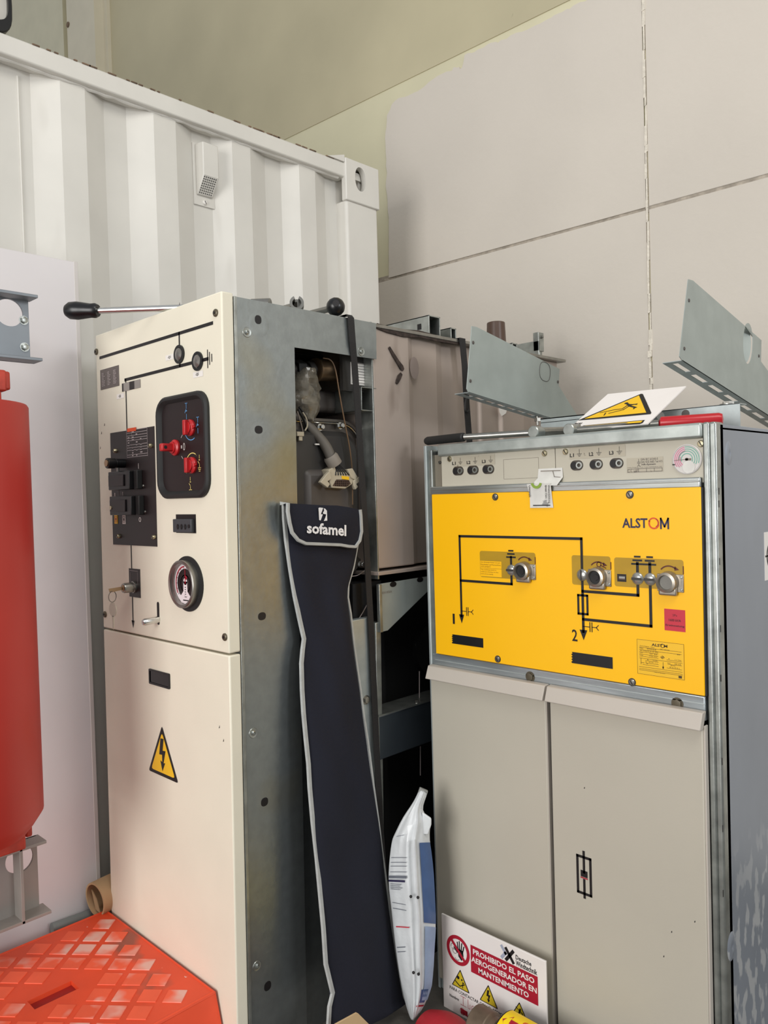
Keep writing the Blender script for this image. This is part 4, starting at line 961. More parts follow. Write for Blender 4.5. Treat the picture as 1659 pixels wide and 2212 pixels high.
strap('ratchet_strap', sp, .022, 'black strap hanging down galvanised side of cream cabinet')
sp = [pX(x, y, TXf+.010) for x, y in [(998, 736), (1003, 790), (1007, 870), (1013, 950), (1020, 1040)]]
sp = [V((TXf-.2, sp[0].y, tzt+.012)), V((TXf+.010, sp[0].y, tzt+.012))]+sp
st2 = strap('ratchet_strap', sp, .028, 'black strap running down ribbed tank behind handle of yellow-fronted cabinet')
st3 = obj('strap_loop', G().tube([V((TXf+.016,)+tx(x, y)) for x, y in [(1003, 855), (998, 862), (996, 885), (1000, 892), (1004, 886)]], .004, 8, 2), blackrub, None)
for v in st3.data.vertices: v.co -= st2.location
st3.parent = st2

# lever with black grip lying on the cream cabinet
lv = thing('operating_lever', (-2.05, 1.2, 1.935), 'chrome rod with black grip lying across top of cream cabinet', 'lever')
def onh(x, y, z): return pZ(x, y, z)
pe = pZ(353, 666, 1.957); ps = pY(212, 670, pe.y-.03)
ps = pZ(212, 671, 1.99)
A_ = pZ(150, 671, 1.975); B_ = pZ(212, 671, 1.970); C_ = pZ(353, 666, 1.962); C_ = C_+(C_-B_)*1.3
obj('rod', G().cyl(B_, C_, .0085, n=20), chrome, lv)
dd = (B_-A_).normalized(); L_ = (B_-A_).length
obj('grip', G().lathe(A_-dd*.012, dd, [(.0005, 0), (.016, .003), (.023, .014), (.0245, .035), (.0225, L_*.6), (.019, L_*.9), (.020, L_+.004), (.016, L_+.012)], 24), blackpl, lv)
he = obj('hook_socket', G().cyl(C_, C_+(C_-B_).normalized()*.05, .016), steel, lv)
# second lever pair: ball knob and open socket towards the side
l2 = thing('ball_lever', (SX-.2, 1.45, 1.935), 'black ball-ended lever lying on cabinet top beside strap', 'lever')
pb_ = pX(725, 663, SX-.0); obj('ball_knob', G().ball(pb_, .026, 24, (1, .3, 0)), blackpl, l2)
obj('ball_recess', G().cyl(pb_+V((.019, -.016, 0.004)), pb_+V((.0200, -.0170, 0.004)), .009), black, l2)
obj('rod', G().cyl(pb_+V((-.01, -.01, -.004)), V((pb_.x-.42, pb_.y-.03, pb_.z-.004)), .009), steel, l2)
l3 = thing('socket_lever', (SX-.2, 1.33, 1.935), 'grey rod with open notched socket end lying on cabinet top', 'lever')
pc_ = pX(641, 654, SX-.02)
g = G(); N_ = 26; ro, ri = .019, .012
rings = []
angs = [math.radians(112+i*(316/N_)) for i in range(N_+1)]
ax1 = V((.76, -.64, 0)).normalized(); ua_ = V((0, 0, 1)); uc_ = ax1.cross(ua_)
for t in angs:
    dv = ua_*math.sin(t)+uc_*(-math.cos(t))
    rings.append([pc_+dv*ro, pc_+dv*ro-ax1*.035, pc_+dv*ri-ax1*.035, pc_+dv*ri])
g.loft(rings)
obj('notched_socket', g, steel, l3)
obj('rod', G().cyl(pc_-ax1*.035, pc_-V((1, -.02, 0))*.4, .011).cyl(pc_-ax1*.04, pc_-ax1*.036, .0185), steel, l3)

# ================================================================== RIGHT CABINET (yellow front)
RY = 1.715
rc_ = thing('ring_main_unit', (-1.1, 2.1, 0), 'grey switchgear cabinet with yellow circuit diagram panel and two lower doors', 'cabinet')
def RP(x, y, Y=RY): p = pY(x, y, Y); return (p.x, p.z)
xl = RP(926, 1100)[0]; xr = RP(1521, 1100)[0]; zt = 1.585
def rbox(nm, x0, x1, z0, z1, m, y0=RY, y1=RY+.03, bev=.002, seg=2): return obj(nm, G().box(x0, x1, y0, y1, z0, z1), m, rc_, bev=bev, seg=seg)
rx0, rx1 = -1.520, -.700
rbox('left_post', rx0, rx0+.010, 0, 1.588, galv, RY-.004, RY+.05, .002); rbox('left_post_fold', rx0+.010, rx0+.026, 0, 1.575, zinc, RY+.002, RY+.03, .003)
rbox('right_post', -.712, -.698, 0, 1.588, zinc, RY+.002, RY+.03, .004, 3); rbox('right_post_fold', -.700, -.684, 0, 1.588, zinc, RY+.006, RY+.05, .005, 3)
# side sheet, left sheet, back, top
RSX = -.684
def RS(x, y): p = pX(x, y, RSX); return (p.y, p.z)
obj('right_side_panel', G().box(RSX-.003, RSX, RY+.03, 2.62, 0, 1.583), galv_r, rc_, bev=.001)
obj('left_side_panel_sheet', G().box(rx0, rx0+.003, RY+.03, 2.62, 0, 1.583), galv, rc_)
obj('back_panel', G().box(rx0, RSX, 2.617, 2.62, 0, 1.583), galv, rc_)
obj('top_panel', G().box(rx0, RSX, RY+.03, 2.62, 1.572, 1.576), galv, rc_)
zt0_ = (RP(945, 1005)[1]); 
rbox('top_rail', RP(945, 990)[0], -.712, (RP(945, 984)[1]+RP(1515, 949)[1])/2, 1.588, mat('top_rail_zinc', (176, 182, 178), .4, .7, var=.14, scale=20), RY-.002, RY+.04, .006, 3)
# control strip
sz0 = (RP(953, 1049)[1]+RP(1517, 1037)[1])/2; sz1 = (RP(955, 986)[1]+RP(1518, 953)[1])/2
SY = RY+.010
xs0 = RP(954, 1015, SY)[0]; xd = RP(1199.5, 1000, SY)[0]
rbox('control_panel_left', xs0, xd-.0008, sz0-.01, sz1+.004, panelgrey, SY, SY+.004, .0008)
rbox('control_panel_right', xd+.0008, -.714, sz0-.01, sz1+.004, panelgrey, SY, SY+.004, .0008)
rbox('inner_strut', rx0+.026, xs0-.002, sz0-.02, sz1+.01, mat('inner_strut', (130, 122, 108), .5, .3), SY+.004, SY+.012, .001)
c = RP(948.8, 999, SY); screw(rc_, (c[0], SY+.004, c[1]), NY, .005, steel)
for q in [(971.3, 991.7), (1176.6, 979.4), (1221.7, 975.9), (1514.5, 958.3)]:
    c = RP(*q, SY); screw(rc_, (c[0], SY, c[1]), NY, .0078, goldm, .004)
def S_(l=.0006): return Dec(lambda u, v: V((u, SY-l, v)))
def pill(u, v, a, b, n=10): return [(u+(a-b)+b*math.cos(t), v+b*math.sin(t)) for t in [math.radians(-90+180*i/n) for i in range(n+1)]]+[(u-(a-b)+b*math.cos(t), v+b*math.sin(t)) for t in [math.radians(90+180*i/n) for i in range(n+1)]]
gld = mat('label_film', (178, 170, 152), .4, var=.03, spots=[((120, 112, 100), 60, .68, None, .08)])
for grp, cs, (la, lb_, lya, lyb) in [(0, [(989.8, 1016.9), (1021.7, 1015.5), (1055, 1014.2)], (980, 1069, 994, 994)), (1, [(1246, 1005.3), (1288, 1003), (1332, 1001)], (1230.5, 1351.5, 978, 977))]:
    zc = sum(RP(*q, SY)[1] for q in cs)/3
    a = RP(la, 990, SY)[0]; b = RP(lb_, 980, SY)[0]; zl = (RP((la+lb_)/2, (lya+lyb)/2+ (1.5 if grp == 0 else -.5), SY))[1]
    lf = S_().rect(a, zl-.013, b, zl+.015).put('label_strip', gld, rc_)
    dt = S_(.001)
    hw = (RP(cs[0][0]+13, 1010, SY)[0]-RP(cs[0][0]-13, 1010, SY)[0])/2 if grp == 0 else (RP(1261, 1005, SY)[0]-RP(1231, 1005, SY)[0])/2
    for i, q in enumerate(cs):
        u = RP(*q, SY)[0]
        so = obj('test_socket', G().solid(at(pill(u, zc, hw*.92, .0125), SY-.0006), (0, .0006, 0)), mat('socket_brown', (70, 62, 54), .4, var=.1) if 'socket_brown' not in MATS else MATS['socket_brown'], rc_, smooth=False)
        o = obj('socket_bore', G().cyl((u-hw*.42, SY-.0006, zc), (u-hw*.42, SY-.0012, zc), .0095), black, rc_, smooth=False); o.parent = so
        o = obj('socket_contact', G().lathe((u+hw*.42, SY-.0006, zc), NY, [(.0085, 0), (.0085, .004), (.0048, .004), (.0048, .001)], 18, cap=False), zinc, rc_); o.parent = so
        tw = hw*.30
        dt.text('L%d' % (i+1), u-hw*.95, zl-.008, u-hw*.35, zl+.001, .03)
        gu = u+hw*.42
        dt.line([(gu, zl-.001), (gu, zl+.010)], .001)
        for k, h in enumerate((.0065, .004, .002)): dt.line([(gu-h, zl-.001-.003*k), (gu+h, zl-.001-.003*k)], .0011)
    o = dt.put('label_print', black, rc_); o.parent = lf
a = RP(1088.5, 1020, SY)[0]; b = RP(1164, 1015, SY)[0]; z0_ = (RP(1088.5, 1035.7, SY)[1]+RP(1164, 1031, SY)[1])/2; z1_ = (RP(1088.5, 992.5, SY)[1]+RP(1164, 988.5, SY)[1])/2
S_().frame(a, z0_, b, z1_, .0007).put('engraved_outline', handprint, rc_)
# standards label
a = RP(1354, 1005, SY)[0]; b = RP(1433, 1005, SY)[0]; z0_ = (RP(1354, 1021, SY)[1]+RP(1433, 1019, SY)[1])/2; z1_ = (RP(1354, 990, SY)[1]+RP(1433, 986, SY)[1])/2
lf = S_().rect(a, z0_, b, z1_).put('standards_label', gld, rc_); W_ = b-a; H_ = z1_-z0_
dt = S_(.001); dt.text('DIN IEC 61243-5', a+.40*W_, z0_+.80*H_, a+.86*W_, z0_+.94*H_).text('DIN VDE 0682 Teil 415', a+.40*W_, z0_+.62*H_, a+.98*W_, z0_+.76*H_).text('HR-System', a+.42*W_, z0_+.44*H_, a+.80*W_, z0_+.58*H_, .03)
dt.text('Letzte Prüfung / Test / Last maintenance test', a+.02*W_, z0_+.30*H_, a+.97*W_, z0_+.38*H_)
dt.frame(a+.12*W_, z0_+.04*H_, a+.97*W_, z0_+.25*H_, .0009)
for t in (.33, .55, .76): dt.line([(a+t*W_, z0_+.04*H_), (a+t*W_, z0_+.25*H_)], .0009)
dt.line([(a+.30*W_, z0_+.70*H_), (a+.38*W_, z0_+.70*H_)], .001).line([(a+.30*W_, z0_+.62*H_), (a+.38*W_, z0_+.62*H_)], .001).line([(a+.34*W_, z0_+.70*H_), (a+.34*W_, z0_+.9*H_)], .001)
dt.line([(a+.30*W_, z0_+.42*H_), (a+.34*W_, z0_+.50*H_), (a+.38*W_, z0_+.42*H_)], .001).line([(a+.34*W_, z0_+.5*H_), (a+.34*W_, z0_+.58*H_)], .001)
dt.line([(a+.03*W_, z0_+.05*H_), (a+.09*W_, z0_+.05*H_)], .0014).line([(a+.03*W_, z0_+.22*H_), (a+.09*W_, z0_+.22*H_)], .0014).line([(a+.03*W_, z0_+.05*H_), (a+.03*W_, z0_+.22*H_)], .0008)
o = dt.put('label_print', handprint if False else greyeq, rc_); o.parent = lf
# small round pressure indicator
gc = RP(1485, 992, SY); R1 = (RP(1518, 992, SY)[0]-RP(1452, 992, SY)[0])/2*.97
gb = obj('pressure_indicator', G().lathe((gc[0], SY, gc[1]), NY, [(R1, 0), (R1, .003), (R1*.93, .0045), (R1*.9, .003)], 40), mat('pale_bezel', (206, 202, 198), .2, var=.04), rc_)
for ra, m_, a0, a1 in [(.82, dialpink, 100, 215), (.70, dialpink, 100, 225), (.58, dialpink, 100, 230), (.82, dialgreen, -20, 98), (.68, dialgreen, -30, 100), (.54, dialgreen, -40, 180), (.38, dialgreen, -30, 200), (.46, dialpink, 160, 240)]:
    o = Dec(lambda u, v: V((gc[0]+u, SY-.0036, gc[1]+v))).arc(0, 0, ra*R1, a0, a1, R1*.055, 24).put('dial_ring', m_, rc_); o.parent = gb
d = Dec(lambda u, v: V((gc[0]+u, SY-.0040, gc[1]+v))).line([(-R1*.85, -R1*.05), (0, 0)], .0012).disc(.0, .0, R1*.10).rect(-R1*.12, -R1*.08, R1*.3, R1*.05); o = d.put('dial_pointer', handprint, rc_); o.parent = gb
d = Dec(lambda u, v: V((gc[0]+u, SY-.0038, gc[1]+v))).disc(R1*.12, -R1*.52, R1*.42); o = d.put('dial_patch', tagw, rc_); o.parent = gb
o = Dec(lambda u, v: V((gc[0]+u, SY-.005, gc[1]+v))).rect(-R1*.98, -R1*.36, -R1*.8, -R1*.28).put('index_mark', black, rc_); o.parent = gb
# middle rail
mz1 = sz0+.006; mz0 = (RP(934, 1064)[1]+RP(1516, 1052)[1])/2
rbox('middle_rail', RP(930, 1055)[0], -.716, mz0-.004, mz1-.004, alu, RY-.004, RY+.02, .003, 3)
g = G(); rbox('rail_ridge', RP(932, 1055)[0], -.717, (mz0+mz1)/2-.003, (mz0+mz1)/2+.001, alu, RY-.006, RY-.003, .001)
# yellow panel
YP = RY-.006
yz1 = (RP(934, 1067, YP)[1]+RP(1516, 1054, YP)[1])/2; yz0 = (RP(940, 1408, YP)[1]+RP(1520, 1508, YP)[1])/2; yx0 = (RP(934, 1067, YP)[0]+RP(940, 1408, YP)[0])/2; yx1 = (RP(1516, 1054, YP)[0]+RP(1520, 1508, YP)[0])/2
rbox('yellow_panel', yx0, yx1, yz0, yz1, yellow, YP, YP+.010, .0015)
rbox('panel_edge', yx1, yx1+.003, yz0, yz1, black, YP+.002, YP+.010, 0)
for q in [(1070, 1073.5), (1360.8, 1068.5), (1075.6, 1423.5), (1365.7, 1473.5)]:
    c = RP(*q, YP); o = screw(rc_, (c[0], YP, c[1]), NY, .0075, steel, .004, 'panel_screw')
    o2 = obj('washer', G().lathe((c[0], YP, c[1]), NY, [(.0095, 0), (.0095, .0015)], 20), greyeq2, rc_); o2.parent = o
def Q(l=.0006): return Dec(lambda u, v: V((u, YP-l, v)))
def yp(x, y): return RP(x, y, YP)
LW = .0068
ua = yp(994, 1200)[0]; zA = (yp(993, 1157)[1]+yp(1257, 1165)[1])/2; ub = yp(1257.8, 1240)[0]
zB = (yp(995, 1253.5)[1]+yp(1106, 1262)[1])/2; uc = yp(1105, 1240)[0]; zbl = yp(1105, 1231.4)[1]
zE1 = yp(994.9, 1330)[1]; zE1b = yp(995.3, 1346)[1]
zbl2 = yp(1258, 1242)[1]; zE2 = yp(1259.5, 1364)[1]; zE2b = yp(1260, 1382.5)[1]
zC = (yp(1260, 1277)[1]+yp(1378, 1286)[1])/2; ud = yp(1378, 1260)[0]; zD = (yp(1260, 1337)[1]+yp(1405.6, 1353)[1])/2; ue_ = yp(1405.6, 1300)[0]; zbl3 = (yp(1378, 1250)[1]+yp(1405.6, 1251.4)[1])/2
# olive operating plates under the lines
def oplate(x0, y0, x1, y1):
    a, z1_ = yp(x0, y0); b, z0_ = yp(x1, y1); P = rrect(a, z0_, b, z1_, .006, 4)
    return obj('operating_plate', G().solid(at(P, YP-.0004), (0, .0004, 0)), olive, rc_, smooth=False), (a, z0_, b, z1_)
o1, R1_ = oplate(1036.3, 1189.8, 1157.8, 1254); o2_, R2_ = oplate(1234.8, 1199, 1320, 1268); o3, R3_ = oplate(1326.6, 1203.8, 1477.7, 1276)
d = Q(.001)
d.line([(ua, zE1), (ua, zA), (ub, zA), (ub, zE2)], LW).line([(ua, zB), (uc, zB), (uc, zbl+.034)], LW)
d.line([(ub, zC), (ud, zC), (ud, zbl3+.036)], LW).line([(ub, zD), (ue_, zD), (ue_, zbl3+.036)], LW)
d.poly([(ua-.009, zE1+.004), (ua+.009, zE1+.004), (ua, zE1b)]).poly([(ub-.0105, zE2+.004), (ub+.0105, zE2+.004), (ub, zE2b)])
f0_, f1_ = yp(1250.5, 1290), yp(1267, 1325); fz1 = yp(1258, 1286)[1]; fz0 = yp(1259, 1326)[1]
d.frame(ub-.0125, fz0, ub+.0125, fz1, .0055)
for uu, zb3 in ((uc, zbl), (ud, zbl3), (ue_, zbl3)):
    for k, h in enumerate((.0132, .0098, .0060)): d.line([(uu-h, zb3+.034+.0085*k), (uu+h, zb3+.034+.0085*k)], .0042)
d.put('mimic_diagram', black, rc_)
d = Q(.001)
for uu, zz in ((ua, yp(1010, 1321)[1]), (ub, yp(1280, 1355)[1])):
    d.line([(uu, zz), (uu+.018, zz)], .0018).line([(uu+.018, zz-.011), (uu+.018, zz+.011)], .0022).line([(uu+.0235, zz-.011), (uu+.0235, zz+.011)], .0022).line([(uu+.0235, zz), (uu+.036, zz)], .0018)
    d.line([(uu+.041, zz+.006), (uu+.035, zz), (uu+.041, zz-.006)], .0018)
d.put('capacitor_symbol', black, rc_)
c = yp(980.5, 1336.6); Q(.001).text('1', c[0]-.0035, c[1]-.0145, c[0]+.0035, c[1]+.0145, .01).put('numeral', black, rc_)
c = yp(1241.8, 1372.3); Q(.001).text('2', c[0]-.0075, c[1]-.0145, c[0]+.0075, c[1]+.0145, .01).put('numeral', black, rc_)
sil = mat('silver_indicator', (176, 176, 172), .25, .7, var=.12, scale=40)
for uu, zz, ver in ((uc, zbl, 0), (ub, zbl2, 1), (ud, zbl3, 0), (ue_, zbl3, 0)):
    o = obj('position_ball', G().lathe((uu, YP-.0008, zz), NY, [(.0148, 0), (.0145, .001), (.0105, .0045), (.004, .006), (.0004, .0062)], 26), sil, rc_)
    b = Dec(lambda u, v: V((uu+u, YP-.0075, zz+v)))
    (b.rect(-.002, -.0135, .002, .0135) if ver else b.rect(-.0125, -.003, .0125, .003)); b2 = b.put('indicator_bar', greyeq2, rc_, None); b2.parent = o
# text card on first plate
a, z1_ = yp(1037.5, 1210.5); b, z0_ = yp(1084.2, 1247.5); z1_ = (yp(1037.5, 1210.8)[1]+yp(1084, 1213.5)[1])/2; z0_ = (yp(1037.5, 1244.5)[1]+yp(1084, 1247)[1])/2
tc_ = Q(.0008).rect(a, z0_, b, z1_).put('notice_label', yellow, rc_); W_ = b-a; H_ = z1_-z0_
d = Q(.0011)
for k, tline in enumerate(['Der Erdungsschalter ist zum', 'Einschalten auf Kurzschluss', 'nicht geeignet']): d.text(tline, a+.03*W_, z0_+H_*(.86-.135*k), a+(.95, .97, .5)[k]*W_, z0_+H_*(.95-.135*k))
for k, tline in enumerate(['The earthing switch is', 'without closing on the', 'short-circuit making']): d.text(tline, a+.03*W_, z0_+H_*(.38-.135*k), a+(.75, .85, .6)[k]*W_, z0_+H_*(.47-.135*k))
d.line([(a, z0_+H_*.53), (b, z0_+H_*.53)], .0006); o = d.put('label_print', mat('brown_print', (110, 74, 20), .5), rc_); o.parent = tc_
# shaft sockets
def shaft(cx, cy, fl0, fl1, kind):
    u, v = yp(cx, cy); gm = mat('cast_zinc', (168, 160, 148), .32, .75, var=.12, scale=30) if 'cast_zinc' not in MATS else MATS['cast_zinc']
    fa, fz1_ = yp(*fl0); fb, fz0_ = yp(*fl1); r = .0235
    hs = obj('shaft_socket', G().box(fa, fb, YP-.0035, YP, v-.022, v+.018), gm, rc_, bev=.0015)
    bd = G().lathe((u, YP-.002, v), NY, [(r*1.05, 0), (r, .010), (r*.96, .018), (r*.72, .020), (r*.66, .014)], 32, cap=False)
    o = obj('socket_collar', bd, gm, rc_, bev=0); o.parent = hs
    o = obj('socket_skirt', G().box(u-r*.9, u+r*.9, YP-.012, YP-.002, v-.030, v-.004), gm, rc_, bev=.004, seg=3); o.parent = hs
    o = obj('socket_bore', G().cyl((u, YP-.0030, v), (u, YP-.0145, v), r*.70, n=28), blackrub if kind != 2 else mat('padlock_insert', (120, 118, 112), .4, .3, var=.2), rc_); o.parent = hs
    if kind != 2:
        o = obj('drive_shaft_end', G().lathe((u+.001, YP-.0146, v), NY, [(r*.36, 0), (r*.34, .0012)], 6), black, rc_); o.parent = hs
    for a_ in (fa+.005, fb-.005):
        for z_ in (v-.016, v+.012): o = screw(rc_, (a_, YP-.0035, z_), NY, .0032, zinc, .002, 'flange_screw', False); o.parent = hs
    d = Q(.0012); d.arc(u, v+.012, .024, 50, 140, .003, 12).poly([(u+.014, v+.036), (u+.024, v+.028), (u+.013, v+.026)]).line([(u+r+.010, v+.020), (u+r+.010, v+.036)], .0022)
    if kind == 1: d.arc(u+.002, v+.030, .0055, 0, 360, .002, 14).line([(u+.007, v+.028), (u+.020, v+.022)], .0024)
    o = d.put('turning_symbol', mat('maroon_print', (84, 28, 16), .5) if 'maroon_print' not in MATS else MATS['maroon_print'], rc_); o.parent = hs
shaft(1133.6, 1233, (1117, 1228), (1158.6, 1254), 0); shaft(1293, 1246, (1271.6, 1238), (1321.5, 1266), 1); shaft(1445.5, 1257, (1420.5, 1247), (1478.4, 1278), 2)
a, z1_ = yp(1333.5, 1239.5); b, z0_ = yp(1353.4, 1257)
wq = Q(.001).rect(a, z0_, b, z1_).put('coil_window', dkbrown, rc_); o = obj('window_roller', G().cyl((a+.005, YP+.006, (z0_+z1_)/2), (b-.003, YP+.006, (z0_+z1_)/2), .008), sil, rc_); o.parent = wq
# logo
def logo(u0, v0, u1, v1, l=.0010, m=navy):
    W_ = u1-u0; H_ = v1-v0
    lg = Q(l).text('ALST', u0, v0, u0+W_*.545, v1, .02).put('logo_lettering', m, rc_); o = Q(l).line([(u0+W_*.825, v0), (u0+W_*.825, v1-.001), (u0+W_*.90, v0+.004), (u0+W_*.975, v1-.001), (u0+W_*.975, v0)], H_*.17).put('logo_letter', m, rc_); o.parent = lg
    cx, cy = u0+W_*.672, (v0+v1)/2
    o = Q(l).arc(cx, cy, H_*.50, -20, 160, H_*.13, 20).arc(cx+H_*.04, cy-H_*.02, H_*.50, 150, 345, H_*.15, 20).put('logo_ring', orangered, rc_); o.parent = lg
    o = Q(l+.0002).arc(cx+H_*.10, cy+H_*.05, H_*.42, -70, 70, H_*.08, 14).put('logo_swirl', crimson, rc_); o.parent = lg
a = yp(1344.4, 1130)[0]; b = yp(1446.3, 1130)[0]; zc = yp(1395, 1130)[1]; logo(a, zc-.0115, b, zc+.0115)
# red sticker
a = yp(1435.4, 1335)[0]; b = yp(1480.5, 1340)[0]; z1_ = (yp(1435.4, 1314.4)[1]+yp(1480.5, 1318.5)[1])/2; z0_ = (yp(1435.4, 1361)[1]+yp(1480.5, 1365.5)[1])/2
rs_ = obj('red_sticker', G().box(a, b, YP-.0008, YP, z0_, z1_), redsticker, rc_); W_ = b-a; H_ = z1_-z0_
d = Q(.0011).text('2Pa', a+.4*W_, z0_+.68*H_, a+.62*W_, z0_+.78*H_).text('1600 kVA', a+.22*W_, z0_+.44*H_, a+.80*W_, z0_+.56*H_, .02).text('Erstinnetung', a+.06*W_, z0_+.18*H_, a+.96*W_, z0_+.30*H_, .02); o = d.put('sticker_print', mat('dark_red_print', (70, 14, 26), .5), rc_); o.parent = rs_
# rating plate
a = yp(1377.3, 1425)[0]; b = yp(1478, 1430)[0]; z1_ = (yp(1377, 1381)[1]+yp(1478, 1391.5)[1])/2; z0_ = (yp(1377.5, 1453)[1]+yp(1478.4, 1470)[1])/2; W_ = b-a; H_ = z1_-z0_
rp_ = Q(.0006).rect(a, z0_, b, z1_).put('rating_plate', mat('rating_yellow', (240, 188, 40), .35, var=.02), rc_)
d = Q(.001).text('ALST M', a+.32*W_, z0_+.85*H_, a+.66*W_, z0_+.93*H_, .03)
T_ = lambda s, x0, y0, x1, h=.04: d.text(s, a+x0*W_, z0_+y0*H_, a+x1*W_, z0_+(y0+h)*H_)
d.arc(a+.555*W_, z0_+.89*H_, .0042, 0, 360, .0012, 14)
T_('Switchgear, type', .06, .795, .38); T_('No.    9999/DE', .06, .73, .42); T_('SN 24/630', .5, .77, .70, .03); T_('min. U-max/1E 24 / 60, 50Hz', .06, .66, .46, .045); T_('BF', .86, .68, .93, .03); T_('Ur        24  kV', .06, .60, .44, .035); T_('Up       125 kV', .06, .53, .44, .035)
T_('A       1,1 bar', .67, .52, .95, .04); T_('Ik       16 kA', .22, .42, .44, .035); T_('Ip   40 kA   1 s', .18, .35, .44, .035); T_('Isc     20 kA', .66, .40, .94, .035); T_('80 kA', .72, .345, .82, .03); T_('E2/M1', .70, .29, .90, .03); T_('W', .2, .30, .23, .03); T_('Made in Germany', .37, .085, .60, .025)
for yv, x0_, x1_ in [(.775, .05, .95), (.705, .05, .95), (.64, .05, .46), (.575, .05, .46), (.515, .05, .46), (.505, .64, .95), (.46, .05, .96), (.405, .18, .46), (.335, .18, .46), (.385, .66, .95), (.28, .12, .46), (.275, .64, .95), (.21, .04, .96), (.155, .04, .96), (.115, .04, .96)]: d.line([(a+x0_*W_, z0_+yv*H_), (a+x1_*W_, z0_+yv*H_)], .0007)
d.line([(a+.55*W_, z0_+.60*H_), (a+.59*W_, z0_+.56*H_), (a+.55*W_, z0_+.52*H_), (a+.51*W_, z0_+.56*H_), (a+.55*W_, z0_+.60*H_)], .0009).line([(a+.53*W_, z0_+.54*H_), (a+.57*W_, z0_+.58*H_)], .0015)
d.line([(a+.08*W_, z0_+.46*H_), (a+.08*W_, z0_+.28*H_)], .0009).line([(a+.08*W_, z0_+.33*H_), (a+.15*W_, z0_+.33*H_)], .0009).line([(a+.56*W_, z0_+.42*H_), (a+.56*W_, z0_+.24*H_)], .0009).rect(a+.545*W_, z0_+.24*H_, a+.575*W_, z0_+.30*H_).rect(a+.88*W_, z0_+.03*H_, a+.95*W_, z0_+.10*H_)
d.frame(a, z0_, b, z1_, .0006)
o = d.put('plate_print', mat('sepia_print', (70, 50, 16), .5), rc_); o.parent = rp_
# black tape labels
for (x0, y0, x1, y1, e) in [(977.5, 1371, 1043.9, 1397, 0), (1236, 1411, 1323.5, 1441, 0)]:
    a = yp(x0, (y0+y1)/2)[0]; b = yp(x1, (y0+y1)/2)[0]; mx_ = (x0+x1)/2
    z1_ = (yp(x0, y0-(0 if x0 < 1000 else 3))[1]+yp(x1, y0+(7 if x0 < 1000 else 9))[1])/2
    z0_ = (yp(x0, y1-(7 if x0 < 1000 else 9))[1]+yp(x1, y1+(2 if x0 < 1000 else 4))[1])/2
    L_ = [(a, z0_), (b, z0_), (b, z1_), (a, z1_)]; n_ = 9; L_ += [(a+(.002 if k % 2 else -.002), z1_+(z0_-z1_)*k/n_) for k in range(1, n_)]
    obj('blank_tape_label', G().solid([(u, YP-.001, v) for u, v in L_], (0, .001, 0)), mat('tape_black', (20, 21, 23), .35, var=.1) if 'tape_black' not in MATS else MATS['tape_black'], rc_, smooth=False)
# lower rail with two bolts
lz1 = yz0+.001; lz0 = (RP(930, 1445)[1]+RP(1520, 1546)[1])/2
rbox('lower_rail', rx0+.010, -.716, lz0-.01, lz1-.003, mat('rail_galv', (176, 184, 188), .32, .75, var=.16, scale=16, stretch=(.3, 1, 3)), RY+.0, RY+.03, .003, 3)
rbox('rail_groove', rx0+.02, -.716, lz1-.022, lz1-.019, galv, RY-.0008, RY+.002, .0004)
for q in [(1145.5, 1462), (1463.3, 1520)]:
    c = RP(*q); hexbolt(rc_, (c[0], RY, c[1]), NY, .0105, khaki, .004, 'rail_bolt')
# doors with slanted grip lips
DY = RY-.016
xm = RP(1189, 1700, DY)[0]; dz1 = (RP(935, 1462, DY)[1]+RP(1515, 1566, DY)[1])/2
def door(x0, x1, nm='door'):
    zt_ = dz1-.004; zb3 = .04
    g = G().box(x0, x1, DY, DY+.018, zb3, zt_)
    dr = obj(nm, g, doorgrey, rc_, bev=.003, seg=3)
    s_ = .034
    L_ = [(DY-.002, zt_-.004), (DY-.020, zt_-.002), (DY-.006, zt_+s_), (DY+.010, zt_+s_+.002), (DY+.016, zt_+s_)]
    g = G().loft([[(x0-.004+.010*(0), y, z) for y, z in L_], [(x1+.002, y, z) for y, z in L_]]); o = obj('grip_lip', g, doorlip, rc_, bev=.002); o.parent = dr
    return dr
d1 = door(rx0+.014, xm-.008); d2 = door(xm+.004, -.716)
o = obj('door_edge', G().box(-.716, -.712, DY+.002, DY+.018, .04, dz1), doorlip, rc_, bev=.001); o.parent = d2
o = obj('door_edge', G().box(xm-.008, xm-.006, DY+.002, DY+.018, .04, dz1), doorlip, rc_); o.parent = d1
obj('door_gap', G().box(xm-.006, xm+.004, RY+.0, RY+.002, .02, dz1), voidm, rc_)
rbox('plinth', rx0+.01, -.712, 0, .04, galv, RY, RY+.02)
# fuse symbol
a = RP(1246, 1890, DY)[0]; b = RP(1278.5, 1895, DY)[0]; z1_ = (RP(1246, 1845, DY)[1]+RP(1278, 1854, DY)[1])/2; z0_ = (RP(1247, 1928, DY)[1]+RP(1279, 1938, DY)[1])/2; um = (a+b)/2; zm = (z0_+z1_)/2+.002
d = Dec(lambda u, v: V((u, DY-.0008, v))).frame(a+.003, z0_+.003, b-.003, z1_-.003, .0065).line([(um, z0_-.006), (um, zm-.014)], .0065).line([(um, zm+.006), (um, z1_+.010)], .0065).rect(um-.0095, zm-.006, um+.0095, zm+.010)
fs = d.put('fuse_symbol', black, rc_); o = Dec(lambda u, v: V((u, DY-.0009, v))).rect(um-.010, zm-.010, um+.010, zm-.007).put('red_bar', crimson, rc_); o.parent = fs
